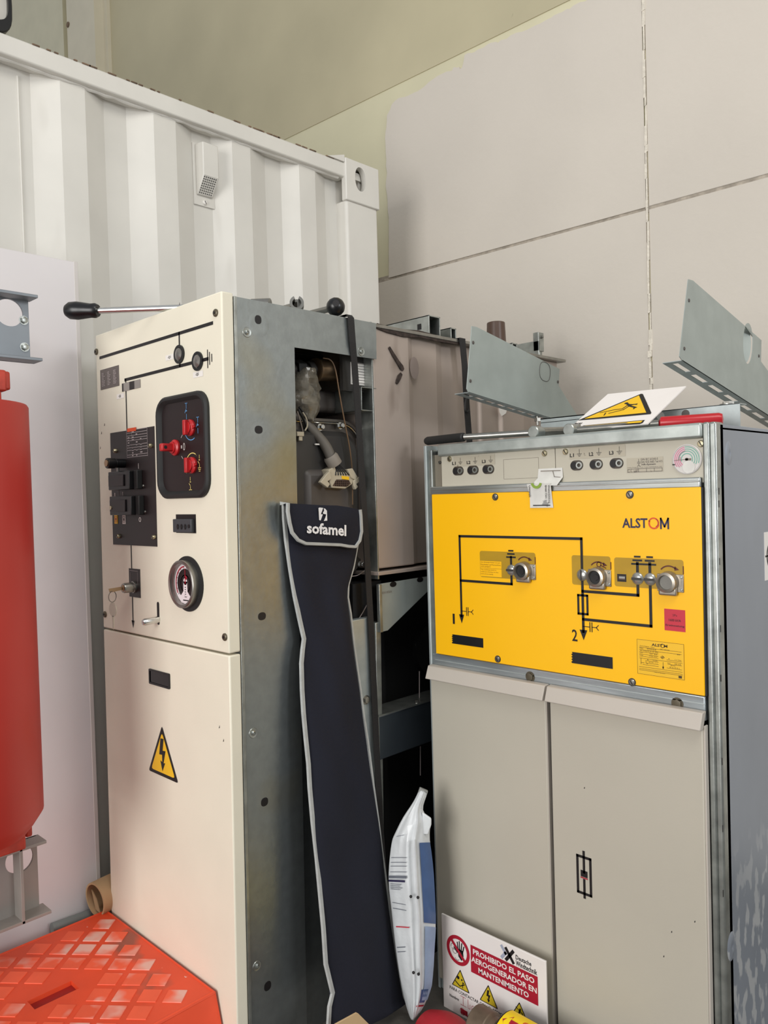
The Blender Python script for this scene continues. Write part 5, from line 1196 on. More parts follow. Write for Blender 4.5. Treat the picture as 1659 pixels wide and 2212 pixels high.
# specks on doors
g = G()
for (x, y) in [(1262.6, 1702), (1451, 2013), (1434, 2066), (1501, 1991)]:
    u, v = RP(x, y, DY); g.solid([(u-.0012, DY-.0004, v-.0025), (u+.0012, DY-.0004, v-.001), (u+.001, DY-.0004, v+.003), (u-.001, DY-.0004, v+.001)], (0, .0003, 0))
obj('paint_speck', g, greyeq2, rc_, smooth=False)
# side panel slots, dents
for (x, y) in [(1553, 1061), (1553, 1088.5), (1554.5, 1213), (1556.5, 1358), (1557.5, 1465), (1560, 1645), (1561, 1790), (1562, 1930)]:
    c = RS(x, y); obj('lance_slot', G().box(RSX-.0002, RSX+.0006, c[0]-.0012, c[0]+.0012, c[1]-.0075, c[1]+.0075), black, rc_)
for (x, y, a_, b_) in [(1574, 979, .022, .030), (1580, 2044, .026, .036)]:
    c = RS(x, y); obj('pressed_boss', G().lathe((RSX-.001, c[0], c[1]), (1, 0, 0), [(1.0, 0), (.8, .002), (.5, .0038), (.25, .004), (.12, .0025), (.001, .002)], 28, sc=(b_, a_)), galv_r, rc_)
# white sticker at the far right
c = RS(1650, 1150); c2 = RS(1650, 1255)
ws = obj('side_sticker', G().box(RSX, RSX+.0008, c[0], c[0]+.16, c2[1], c[1]), white, rc_)
d = Dec(lambda u, v: V((RSX+.0014, u, v))).line([(c[0]+.006, (c[1]+c2[1])/2), (c[0]+.05, (c[1]+c2[1])/2)], .004).arc(c[0]+.05, (c[1]+c2[1])/2, .034, 0, 360, .006); o = d.put('sticker_print', black, rc_); o.parent = ws
# peeling sticker over the middle rail (upper piece folded, lower piece over the yellow panel)
a = RP(1164.5, 1030, SY)[0]; b = RP(1216, 1030, SY)[0]; zt_ = RP(1190, 1011.5, SY)[1]; zb2 = RP(1190, 1042, SY)[1]
pl = obj('peeling_sticker', G().loft([[(a, SY-.001, zt_), (b, SY-.001, zt_), (b, SY-.0016, zt_), (a, SY-.0016, zt_)], [(a-.002, SY-.003, zb2+.012), (b+.002, SY-.003, zb2+.012), (b+.002, SY-.0036, zb2+.012), (a-.002, SY-.0036, zb2+.012)], [(a-.012, RY-.012, zb2-.008), (b-.004, RY-.012, zb2-.008), (b-.004, RY-.0126, zb2-.008), (a-.012, RY-.0126, zb2-.008)]]), tagw, rc_)
SYL = RY-.012; a = RP(1139, 1070, SYL)[0]; a2 = RP(1143.5, 1090, SYL)[0]; b = RP(1190, 1060, SYL)[0]; b2 = RP(1193.5, 1090, SYL)[0]; z1_ = RP(1160, 1045, SYL)[1]; zm_ = RP(1165, 1070, SYL)[1]; z0_ = RP(1168, 1097, SYL)[1]
o = obj('sticker_tail', G().loft([[(a, SYL-.001, z1_), (b, SYL-.001, z1_), (b, SYL, z1_), (a, SYL, z1_)], [(a2, SYL+.003, zm_), (b, SYL+.003, zm_), (b, SYL+.004, zm_), (a2, SYL+.004, zm_)], [(a2, SYL+.003, z0_), (b2, SYL+.003, z0_), (b2, SYL+.004, z0_), (a2, SYL+.004, z0_)]]), tagw, rc_); o.parent = pl
d = Dec(lambda u, v: V((u, SYL-.002+.0045*(z1_-v)/(z1_-z0_)-.0006, v)))
d.rect(a2+.010, z0_+.005, b2-.008, z0_+.0075)
tv = Dec(lambda u, v: V((a+.006+v, SYL-.0018, z1_-.004-u)))   # rotated print down the sides
tv.text('Umwelt', 0, 0, .030, .005, .02)
tv2 = Dec(lambda u, v: V((b-.010+v, SYL-.0018, z1_-.004-u)))
tv2.text('Weiterbildung', 0, .002, .046, .007, .02).text('Green Cert', 0, -.006, .034, -.001, .02)
o = d.put('sticker_print', black, rc_); o.parent = pl
o = tv.put('sticker_print', black, rc_); o.parent = pl; o = tv2.put('sticker_print', black, rc_); o.parent = pl
o = Dec(lambda u, v: V((u, SYL-.0020, v))).arc((a+b)/2-.006, z1_+.004, .013, 190, 350, .007, 14).put('green_swirl', greenp, rc_); o.parent = pl
o = Dec(lambda u, v: V((u, SY-.0042, v))).line([(RP(1166, 1020, SY)[0]+.006, zt_-.006), (RP(1212, 1020, SY)[0], zt_-.007)], .002).line([(RP(1196, 1020, SY)[0], zt_-.008), (RP(1199, 1020, SY)[0], zb2+.014), (RP(1212, 1020, SY)[0], zb2+.012)], .0016).put('sticker_print', handprint, rc_); o.parent = pl

# ================================================================== ON TOP OF THE YELLOW-FRONTED CABINET
TOPZ = 1.588
def rod_thing(nm, ball, g0, g1, z, gm, lab, cat, shank=.17, zb=None, gr=.0125, taper=1.0, back=None):
    b = pZ(*ball, z); a = pZ(*g0, z); c = pZ(*g1, z)
    t = thing(nm, (b.x, b.y, TOPZ), lab, cat)
    obj('rod', G().cyl(b, a, .0085, n=18), steel, t)
    d = (c-a).normalized(); L_ = (c-a).length
    obj('grip', G().lathe(a, d, [(.0095, 0), (gr, .004), (gr*taper, L_-.010), (gr*.8*taper, L_-.002), (.0006, L_)], 22), gm, t)
    gq = obj('socket_head', G().lathe(b+NY*.022, -NY, [(.0145, 0), (.0165, .002), (.0165, .034), (.010, .05)], 22), zinc, t)
    obj('shank', G().cyl(b, b+V((.21*shank, shank, .010)), .013, .010), steel, t)
    return t
rod_thing('cranking_rod', (1161, 934), (1003, 944), (920, 953), 1.604, blackrub, 'steel rod handle with black grip lying on top rail of yellow-fronted cabinet', 'handle')
rod_thing('cranking_rod', (1237, 929), (1425, 914), (1563, 905), 1.606, redgrip, 'steel rod handle with red grip lying on yellow-fronted cabinet below warning sheet', 'handle', .05, gr=.0155)
# slotted angle plates (plane x = const, pitched)
def bracket(nm, X, pts, hole, lab, slots, fl_d=.05, cutout=False, screwpx=(), boltpx=None):
    P = [pX(x, y, X) for x, y in pts]
    t = thing(nm, (X, sum(p.y for p in P)/len(P), TOPZ), lab, 'bracket')
    hc = pX(*hole[0], X); 
    # in-plane frame along the bottom edge
    e = (P[hole[3]]-P[hole[2]]).normalized(); n_ = V((0, -e.z, e.y))
    if cutout:
        hl = [hc+e*hole[1][0]*math.cos(t_)+n_*hole[1][1]*math.sin(t_) for t_ in [2*math.pi*i/24 for i in range(24)]]
        # slit the polygon to the hole through its nearest vertex
        k = min(range(len(P)), key=lambda i: (P[i]-hl[0]).length); best = min(range(24), key=lambda i: (hl[i]-P[k]).length)
        hl = hl[best:]+hl[:best]+[hl[best]]
        area_ = sum(P[i].y*P[(i+1) % len(P)].z-P[(i+1) % len(P)].y*P[i].z for i in range(len(P))); ah = sum(hl[i].y*hl[(i+1) % 25].z-hl[(i+1) % 25].y*hl[i].z for i in range(25))
        if area_*ah > 0: hl = hl[::-1]
        poly = P[:k+1]+hl+P[k:]
        g = G(); N2 = len(poly); off = V((-.002, 0, 0))
        bm = bmesh.new(); 
        from mathutils.geometry import tessellate_polygon
        bm.free()
        tris = tessellate_polygon([P, hl[:-1]]); allp = P+hl[:-1]
        g.add(allp+[p+off for p in allp], [list(tr_) for tr_ in tris]+[[i+len(allp) for i in tr_] for tr_ in tris])
        nP = len(P); nh = 24; M_ = len(allp)
        g.f += [[i, (i+1) % nP, (i+1) % nP+M_, i+M_] for i in range(nP)]+[[nP+i, nP+(i+1) % nh, nP+(i+1) % nh+M_, nP+i+M_] for i in range(nh)]
        obj('plate', g, plate_g, t, smooth=False)
        pl2 = obj('swing_disc', G().solid([hc+V((-.012, 0, 0))+e*(.2*hole[1][0]+hole[1][0]*.55*math.cos(t_))+n_*hole[1][1]*.92*math.sin(t_)+V((.010*math.cos(t_), 0, 0)) for t_ in [2*math.pi*i/24 for i in range(24)]], (-.0015, 0, 0)), plate_g, t)
    else:
        obj('plate', G().solid(P, (-.002, 0, 0)), plate_g, t, bev=.0006)
        L_ = [hc+V((.0004, 0, 0))+e*a+n_*b for a, b in [(p[0], p[1]) for p in oval(0, 0, hole[1][0], hole[1][1], 26, 2.6)]]
        obj('knockout_outline', G().tube(L_+[L_[0], L_[1]], .0009, 5), greyeq, t)
    # slotted flange behind the lower edge
    q0, q1 = P[hole[2]], P[hole[3]]; L = (q1-q0).length; ns = slots; fo = V((-1, 0, 0)); up_ = n_*(.002 if n_.z > 0 else -.002)
    cols = [(0, .04)]; g = G()
    def quad(a, b, c, d_): 
        g.solid([q0+e*a+fo*c, q0+e*b+fo*c, q0+e*b+fo*d_, q0+e*a+fo*d_], up_)
    quad(0, L, 0, fl_d*.35); quad(0, L, fl_d*.65, fl_d)
    pitch = L/ns
    for k in range(ns+1):
        a = max(0, k*pitch-pitch*.14); b = min(L, k*pitch+pitch*.14); quad(a, b, fl_d*.35, fl_d*.65)
    obj('slotted_flange', g, galv, t, smooth=False)
    for (x, y) in screwpx:
        c = pX(x, y, X); screw(t, (X, c.y, c.z), (1, 0, 0), .005, greyeq, .002, 'plate_hole', False)
    if boltpx:
        c = pX(*boltpx, X-.02); bo = obj('bolt', G().cyl(c+V((0, 0, .012)), c+V((0, 0, -.018)), .005).cyl(c+V((0, 0, .004)), c+V((0, 0, -.006)), .011, n=6).cyl(c+V((0, 0, .012)), c+V((0, 0, .018)), .010, n=6), steel, t)
    return t
bracket('slotted_bracket', -1.38, [(1019, 704), (1030, 706), (1209, 797), (1207, 833), (1252, 905), (1190, 904), (1012, 848), (1008, 840)], ((1177, 803), (.030, .030), 6, 5), 'grey slotted steel bracket plate leaning above tank, left of warning sheet', 8, .05, False, [(1022, 740), (1016, 823), (1205, 825)], (1161, 906))
bracket('slotted_bracket', -.90, [(1487, 603), (1497, 606), (1645, 735), (1644, 781), (1664, 808), (1706, 925), (1696, 921), (1474, 779), (1468, 770)], ((1616, 742), (.040, .064), 7, 6), 'grey slotted steel bracket plate with oval hole standing above right corner', 7, .055, True, [(1488, 649), (1478, 753), (1639, 769)], None)
# channel bar lying across the top, carrying the brackets
cb_ = thing('steel_channel', (-1.0, 2.1, TOPZ), 'dull steel channel bar lying on cabinet top behind red-gripped handle', 'channel')
XA = pX(1596, 922, -.86)
Yc = 1.99; a = pY(1168, 926, Yc); b = pY(1598, 870, Yc); b2 = pY(1598, 921, Yc)
zc1 = b.z; zc0 = TOPZ
g = G().box(a.x, b.x, Yc, Yc+.003, zc0+.002, zc1); g.box(a.x, b.x, Yc, Yc+.045, zc1-.003, zc1); g.box(a.x, b.x, Yc, Yc+.045, zc0+.002, zc0+.005)
obj('web', g, galv, cb_, bev=.0008)
for (x, y) in [(1427, 899), (1481, 894)]:
    c = pY(x, y, Yc); obj('round_hole', G().cyl((c.x, Yc-.0006, c.z), (c.x, Yc+.0002, c.z), .0105, n=20), white if x < 1450 else greyeq, cb_)
c = pY(1573, 862, Yc+.02); obj('bolt', G().cyl((c.x, Yc+.02, zc1), (c.x, Yc+.02, zc1+.008), .014, n=6).cyl((c.x, Yc+.02, zc1), (c.x, Yc+.02, zc1+.002), .020), steel, cb_)
# second small rail at left
cb2 = thing('steel_channel', (-1.3, 2.2, TOPZ), 'dark steel channel under left bracket plate on cabinet top', 'channel')
a = pY(1168, 908, 2.05); b = pY(1250, 905, 2.05)
obj('web', G().box(a.x, b.x+.1, 2.05, 2.053, TOPZ+.002, a.z+.005).box(a.x, b.x+.1, 2.05, 2.10, a.z+.002, a.z+.005), galv, cb2)
# warning sheet
Q0, Q3, Q1, Q2 = pY(1223, 931, 1.835), pY(1399, 915, 1.835), pY(1313, 851, 1.975), pY(1482, 834, 1.975)
def sh(u, v, l=0):
    p = Q0*(1-u)*(1-v)+Q3*u*(1-v)+Q1*(1-u)*v+Q2*u*v; return p+sn*(l+.0)
sn = (Q3-Q0).cross(Q1-Q0).normalized()
def inv(x, y):   # pixel -> (u,v) on the sheet
    d = ray(x, y); t = (Q0-CAM).dot(sn)/d.dot(sn); p = CAM+d*t; u, v = .5, .5
    for _ in range(30):
        r_ = p-sh(u, v); du = sh(u+.01, v)-sh(u, v); dv = sh(u, v+.01)-sh(u, v); du *= 100; dv *= 100
        a11, a12, a22 = du.dot(du), du.dot(dv), dv.dot(dv); b1_, b2_ = r_.dot(du), r_.dot(dv); det = a11*a22-a12*a12
        u += (b1_*a22-b2_*a12)/det; v += (b2_*a11-b1_*a12)/det
    return u, v
wsn = thing('warning_sheet', (Q0.x, Q0.y, 1.588), 'white warning sheet with yellow triangle and stick figure on the cabinet top', 'sign')
obj('sheet', G().solid([sh(0, 0), sh(1, 0), sh(1, 1), sh(0, 1)], sn*-.003), paperw, wsn, smooth=False)
c7 = lambda x, y: inv(1180+x/3.463, 580+y/3.463)
def Ds(l): return Dec(lambda u, v: sh(u, v, l))
T3 = [c7(236, 1138), (c7(708, 934)), c7(722, 936), c7(786, 1078), c7(780, 1088)]
ob = Ds(.0006).poly(T3).put('triangle_border', black, wsn)
o = Ds(.0010).poly([c7(285, 1126), c7(693, 948), c7(748, 1078)]).put('triangle_field', yellow2, wsn); o.parent = ob
cl = lambda L: [c7(*p) for p in L]
d = Ds(.0014)
for L, wd in [([(465, 1068), (510, 1058), (570, 1050), (610, 1022)], .016), ([(470, 1085), (520, 1072), (575, 1058), (620, 1030)], .016), ([(455, 1070), (405, 1080)], .014), ([(445, 1082), (433, 1100)], .014), ([(600, 1008), (625, 1025), (650, 1018)], .030), ([(620, 1028), (645, 1034), (668, 1040)], .028), ([(645, 1020), (678, 1012)], .018), ([(660, 1040), (655, 1050)], .018), ([(622, 1016), (678, 1018)], .014)]: d.line(cl(L), wd)
c = c7(598, 1008); d.disc(c[0], c[1], .022, 14)
o = d.put('falling_figure', black, wsn); o.parent = ob
ob = Ds(.0006).poly(cl([(275, 1176), (738, 1133), (722, 1156), (700, 1165), (262, 1192)])).put('lower_border', black, wsn)
o = Ds(.0010).poly(cl([(292, 1178), (722, 1140), (708, 1154), (282, 1186)])).put('lower_field', yellow2, wsn); o.parent = ob
a = c7(205, 1168); b = c7(268, 1158); Ds(.0008).text('forsu', a[0], a[1], b[0], b[1]+.03, .03).put('printed_word', black, wsn)

# ================================================================== HANGING NAVY POUCH
BG = thing('tool_pouch', (-1.5, 1.5, 0.02), 'long navy fabric pouch with grey piping hanging against galvanised cabinet side', 'pouch')
def bx(y): return SX+.012+.10*max(0, (y-1100)/1112)**1.2       # the hanging pouch swings out towards its foot
Lft = [(609.5, 1087), (610.5, 1120), (614.7, 1167), (623, 1225), (633, 1287), (643, 1335), (653, 1380), (650, 1405), (647.5, 1433), (649, 1490), (652, 1540), (657, 1595), (662.7, 1650), (665.5, 1701), (672, 1775), (680.7, 1853), (688, 1930), (695, 2005), (700, 2082), (715, 2145), (708, 2175), (706, 2212), (706, 2260)]
Rgt = [(770, 1098), (776, 1130), (774, 1165), (763, 1225), (752, 1262), (751, 1290), (757, 1325), (764, 1390), (771, 1440), (779, 1495), (786, 1550), (794, 1600), (801.4, 1657), (806, 1695), (817, 1775), (825, 1840), (836, 1920), (848, 2000), (858, 2070), (871, 2150), (877, 2180), (886, 2220), (896, 2270)]
rings = []; pl_, pr_ = [], []
rb_ = random.Random(8)
for (xa, y0_), (xb, y1_) in zip(Lft, Rgt):
    A = pX(xa, y0_, bx(y0_)); B = pX(xb, y1_, bx(y1_)+.0)
    A.z = max(A.z, .03); B.z = max(B.z, .03)
    n = 12; ring = []
    for i in range(n+1):
        t = i/n; p = A.lerp(B, t); ring.append(p+V((.020*math.sin(math.pi*t)**.6+.004*math.sin(7*t+y0_*.011)+.003*math.sin(13*t-y0_*.02), 0, 0)))
    for i in range(n, -1, -1):
        t = i/n; p = A.lerp(B, t); ring.append(p+V((-.008*math.sin(math.pi*t)**.5-.001, 0, 0)))
    rings.append(ring); pl_.append(A); pr_.append(B)
g = G().loft(rings); bo = obj('body', g, fabric, BG); bo.modifiers.new('sub', 'SUBSURF').levels = 1; bo.modifiers['sub'].render_levels = 1
def ribbon(nm, pts, wd, off=(.004, 0, 0)):
    P = [V(p)+V(off) for p in pts]; rings = []
    for i, p in enumerate(P):
        t = (P[min(i+1, len(P)-1)]-P[max(0, i-1)]).normalized(); s_ = t.cross(V((1, 0, 0))).normalized()
        rings.append([p-s_*wd/2+V((-.003, 0, 0)), p-s_*wd*.35+V((.003, 0, 0)), p+s_*wd*.35+V((.003, 0, 0)), p+s_*wd/2+V((-.003, 0, 0))])
    return obj(nm, G().loft(rings), piping, BG)
ribbon('piping', pl_, .0125, (.003, .004, 0)); ribbon('piping', pr_[1:], .008, (.001, -.001, 0))
Xf = SX+.012+.034
fa = [(621.3, 1087), (655, 1089), (690, 1091), (729, 1092), (755, 1096), (777, 1101), (778.5, 1115), (780, 1148), (776, 1168), (766.7, 1181), (752, 1180), (735, 1177), (710, 1176), (685, 1175), (660, 1174), (643, 1166), (630, 1150), (625, 1130), (621, 1105)]
fp = [pX(x, y, Xf) for x, y in fa]
cf = sum((p for p in fp), V((0, 0, 0)))/len(fp)
g = G(); k = len(fp)
fr = [cf+(p-cf)*s_+V((.010*(1-s_*s_), 0, 0)) for s_ in (.02, .35, .7, 1) for p in fp]
g.loft([[fr[j*k+i] for i in range(k)] for j in range(4)]+[[p+V((-.006, 0, 0)) for p in fp]])
obj('flap', g, fabric, BG)
ribbon('flap_piping', [fp[0]+V((-.03, 0, 0)), fp[0]]+fp[:0:-1][:13]if 0 else [fp[0]+V((-.028, -.002, 0))]+[fp[0]]+fp[:4:-1], .0095, (.002, 0, 0))
obj('flap_fold', G().loft([[fp[0]+V((0, 0, 0)), fp[5]+V((0, 0, 0)), pX(772, 1104, bx(1100)), pX(611, 1087, bx(1087))], [fp[0]+V((0, 0, -.006)), fp[5]+V((0, 0, -.006)), pX(772, 1110, bx(1100)), pX(611, 1093, bx(1087))]]), fabric, BG)
# print on flap: local frame from pixels
Xp = Xf+.0115
e0 = pX(663, 1152, Xp); e1p = pX(748, 1158, Xp)
cy_ = [pX(x, y, Xp) for x, y in ((663, 1153.5), (748, 1159.5), (748, 1140), (663, 1133))]
def bil(c4, l=0): return lambda u, v: c4[0]*(1-u)*(1-v)+c4[1]*u*(1-v)+c4[2]*u*v+c4[3]*(1-u)*v+V((l, 0, 0))
wprint = mat('white_print', (226, 226, 228), .6, var=.02)
base = bil([pX(663, 1152, Xp), pX(748, 1158.5, Xp), pX(748, 1134, Xp), pX(663, 1128, Xp)])
xs = 0
o = Dec(base).text('sofamel', 0, 0, 1, 1.0, .03).put('lettering', wprint, BG)
em = bil([pX(687, 1124.5, Xp), pX(707, 1126, Xp), pX(707, 1098, Xp), pX(687, 1096, Xp)])
Dec(em).poly([(.05, .95), (.15, 1), (.55, 1), (.42, .72), (.30, .50), (.52, .50), (.28, .02), (.12, .05)]).put('emblem_half', wprint, BG)
Dec(em).poly([(.62, .98), (.78, .95), (.96, .80), (1.0, .05), (.62, .0), (.80, .30), (.88, .52), (.56, .55), (.52, .62), (.66, .80)]).put('emblem_half', wprint, BG)

# ================================================================== WHITE PLASTIC BAG STANDING IN THE GAP
WB = thing('plastic_sack', (-1.47, 1.60, 0), 'crumpled white plastic sack with blue print standing between the cabinets', 'sack')
def wb(x, y, dp=0):
    lean = (2212-y)/500*.03
    # plane facing the camera through the sack, 2.19 m away
    d = ray(x, y); dist = 2.12+lean-dp; return CAM+d*(dist/ d.dot(f0))
Lo = [(907, 1702, 925, 1711), (898, 1722, 918, 1728), (889, 1738, 911, 1752), (869, 1765, 924, 1762), (857, 1790, 932, 1770), (848, 1808, 930, 1792), (845, 1816, 929, 1812), (840, 1850, 935, 1850), (837, 1891, 939, 1892), (838, 1920, 941, 1930), (843, 1955, 943, 1975), (848, 2005, 943, 2010), (854, 2056, 940, 2050), (860, 2095, 938, 2090), (867, 2135, 934, 2130), (874, 2165, 924, 2160), (881, 2188, 910, 2185), (889, 2207, 897, 2203)]
rs = random.Random(31); rings = []
def wbp(k, t, extra=0):
    xa, ya2, xb, yb_ = Lo[k]; x = xa+(xb-xa)*t; y = ya2+(yb_-ya2)*t
    bul = .045*math.sin(math.pi*min(.98, max(.02, t)))**.7*min(1, k/5+.15)
    fold = .012*math.exp(-((t-.62)/.03)**2)+.010*math.exp(-((t-.42)/.05)**2)*(k > 5)
    return wb(x, y, bul+fold+extra)
for k in range(len(Lo)):
    n = 18; ring = [wbp(k, i/n, rs.uniform(-.0045, .0045)) for i in range(n+1)]
    ring += [wb(Lo[k][0]+(Lo[k][2]-Lo[k][0])*i/n, Lo[k][1]+(Lo[k][3]-Lo[k][1])*i/n, -.03*math.sin(math.pi*i/n)) for i in range(n-1, 0, -1)]
    rings.append(ring)
g = G().loft(rings); so = obj('sack_body', g, bagw, WB); so.modifiers.new('sub', 'SUBSURF').levels = 1; so.modifiers['sub'].render_levels = 1
def patch(nm, k0, k1, t0, t1, m, l=.004, nt=4):
    g = G(); R_ = []
    ks = [k0+(k1-k0)*i/ max(2, int((k1-k0)*2)) for i in range(max(2, int((k1-k0)*2))+1)]
    def P(kf, t):
        a = int(min(len(Lo)-2, math.floor(kf))); f = kf-a; return wbp(a, t, l).lerp(wbp(a+1, t, l), f)
    for kk in ks: R_.append([P(kk, t0+(t1-t0)*i/nt) for i in range(nt+1)])
    g.loft(R_, cap=False, closed=False); return obj(nm, g, m, WB)
patch('blue_side_panel', 6.2, 10.6, .72, .985, bagb); patch('pale_side_panel', 10.8, 15, .74, .985, bagb2); patch('dark_band', 14.2, 15.2, .66, .9, bagb)
patch('red_band', 15.4, 15.55, .55, .95, crimson); patch('front_seam', 6, 16.4, .60, .66, bagw, .010)
patch('print_band', 8.02, 8.2, .02, .40, baggrey); patch('print_band', 8.32, 8.46, .02, .36, navy)
for a, b_, t1 in [(7.05, 7.08, .4), (7.3, 7.33, .4), (7.5, 7.53, .4), (7.8, 7.83, .4), (8.6, 8.64, .28), (8.72, 8.76, .25), (8.84, 8.88, .30), (8.96, 9.0, .25), (9.8, 9.83, .34), (10.1, 10.13, .34), (11.8, 11.84, .25), (12.0, 12.04, .25)]:
    patch('print_line', a, b_, .05, t1, baggrey)
patch('print_line', 10.9, 10.95, .08, .38, redsticker); patch('print_line', 5.0, 5.1, .1, .3, baggrey)
for (k, t) in [(9.3, .47), (9.3, .72-.1), (13.2, .42), (13.3, .56)]:
    a = wbp(int(k), t, .012).lerp(wbp(int(k)+1, t, .012), k-int(k)); obj('vent_hole', G().ball(a, .004, 10), black, WB)
ht = [wb(*p) for p in [(898, 1728), (907, 1702), (925, 1710), (915, 1738), (910, 1752), (894, 1742)]]
obj('twisted_neck', G().solid(ht, CF*.012), mat('neck_film', (150, 150, 146), .35, var=.15, alpha=.75), WB, bev=.002)
obj('top_flap', G().solid([wb(*p, .03) for p in [(912, 1755), (932, 1769), (932, 1782), (925, 1804), (915, 1803), (913, 1780)]], CF*.01), bagw, WB, bev=.003)

# ================================================================== SIGN BOARD LEANING ON THE DOOR
SBY = 1.655
sb0, sb1 = pY(953, 1971, SBY), pY(1178.4, 2080, SBY)
sxa, sxb, szt = sb0.x, sb1.x, (sb0.z+sb1.z)/2; szb = .012
sg = thing('warning_sign_board', ((sxa+sxb)/2, SBY, 0), 'white sign board with red prohibition text leaning against the lower left door', 'sign')
obj('board', G().box(sxa, sxb, SBY, SBY+.006, 0, szt), paperw, sg, bev=.001)
def bp_(x, y): p = pY(x, y, SBY); return (p.x, p.z)
def sgpx(x, y): return bp_(860+x/4.366, 1900+y/4.366)
def B_(l=.0006): return Dec(lambda u, v: V((u, SBY-l, v)))
a = sgpx(686, 735)[0]; b = sgpx(1320, 1060)[0]; z1_ = (sgpx(684, 602)[1]+sgpx(1316, 928)[1])/2; z0_ = (sgpx(688, 862)[1]+sgpx(1320, 1197)[1])/2; W_ = b-a; H_ = z1_-z0_
rb = B_().rect(a, z0_, b, z1_).put('red_field', crimson, sg)
o = B_(.001).text('PROHIBIDO EL PASO', a+.04*W_, z0_+.70*H_, a+.955*W_, z0_+.90*H_, .025).text('AEROGENERADOR EN', a+.01*W_, z0_+.40*H_, a+.985*W_, z0_+.60*H_, .025).text('MANTENIMIENTO', a+.12*W_, z0_+.10*H_, a+.87*W_, z0_+.30*H_, .025).put('sign_text', paperw, sg); o.parent = rb
c = sgpx(567, 667); zt_ = sgpx(567, 532)[1]; R1 = abs(zt_-sgpx(567, 803)[1])/2
pr = B_(.0010).arc(c[0], c[1], R1*.88, 0, 360, R1*.24, 40).put('prohibition_ring', crimson, sg)
o = B_(.0014).line([(c[0]-R1*.6, c[1]+R1*.6), (c[0]+R1*.6, c[1]-R1*.6)], R1*.20).put('prohibition_bar', crimson, sg); o.parent = pr
d = B_(.0010)
for k, (dx, dz, L_, an) in enumerate([(.02, .12, .42, 100), (.14, .14, .50, 92), (.27, .12, .46, 82), (.38, .05, .38, 70), (-.08, -.06, .30, 150)]):
    r_ = math.radians(an); x0_, z0q = c[0]+dx*R1, c[1]+dz*R1; d.line([(x0_, z0q-.1*R1), (x0_+L_*R1*math.cos(r_), z0q+L_*R1*math.sin(r_))], R1*.085)
d.poly([(c[0]-.04*R1, c[1]+.15*R1), (c[0]+.42*R1, c[1]+.1*R1), (c[0]+.46*R1, c[1]-.25*R1), (c[0]+.28*R1, c[1]-.62*R1), (c[0]+.02*R1, c[1]-.40*R1)])
d.arc(c[0]-.42*R1, c[1]+.12*R1, R1*.20, 30, 200, .0010, 12).arc(c[0]-.30*R1, c[1]-.15*R1, R1*.16, 120, 330, .0010, 12).arc(c[0]-.1*R1, c[1]-.5*R1, R1*.2, 200, 330, .0010, 10).line([(c[0]-.55*R1, c[1]-.02*R1), (c[0]-.2*R1, c[1]-.05*R1)], .0010)
o = d.put('hand_figure', black, sg); o.parent = pr
# company mark (two crossed chevrons) and name
c = sgpx(1052, 716); s_ = .0140
B_().line([(c[0]-s_*.75, c[1]+s_), (c[0]+s_*.75, c[1]-s_)], s_*.62).line([(c[0]+s_*.75, c[1]+s_), (c[0]-s_*.75, c[1]-s_)], s_*.62).put('company_emblem', black, sg)
c2 = sgpx(1000, 688); B_(.0005).line([(c2[0]-s_*.5, c2[1]+s_), (c2[0]+s_*.3, c2[1]), (c2[0]-s_*.5, c2[1]-s_)], s_*.60).put('company_emblem_shadow', mat('emblem_grey', (160, 166, 184), .5, var=.02), sg)
a = sgpx(1110, 760)[0]; b = sgpx(1312, 870)[0]; zz = (sgpx(1110, 752)[1]+sgpx(1260, 812)[1])/2
zz = sgpx(1180, 772)[1]; z2_ = sgpx(1200, 822)[1]
B_().text('Deutsche', a, zz-.003, a+(b-a)*.74, zz+.009, .02).text('Windtechnik', a, z2_-.008, b, z2_+.006, .02).put('company_name', black, sg)
tri_defs = []
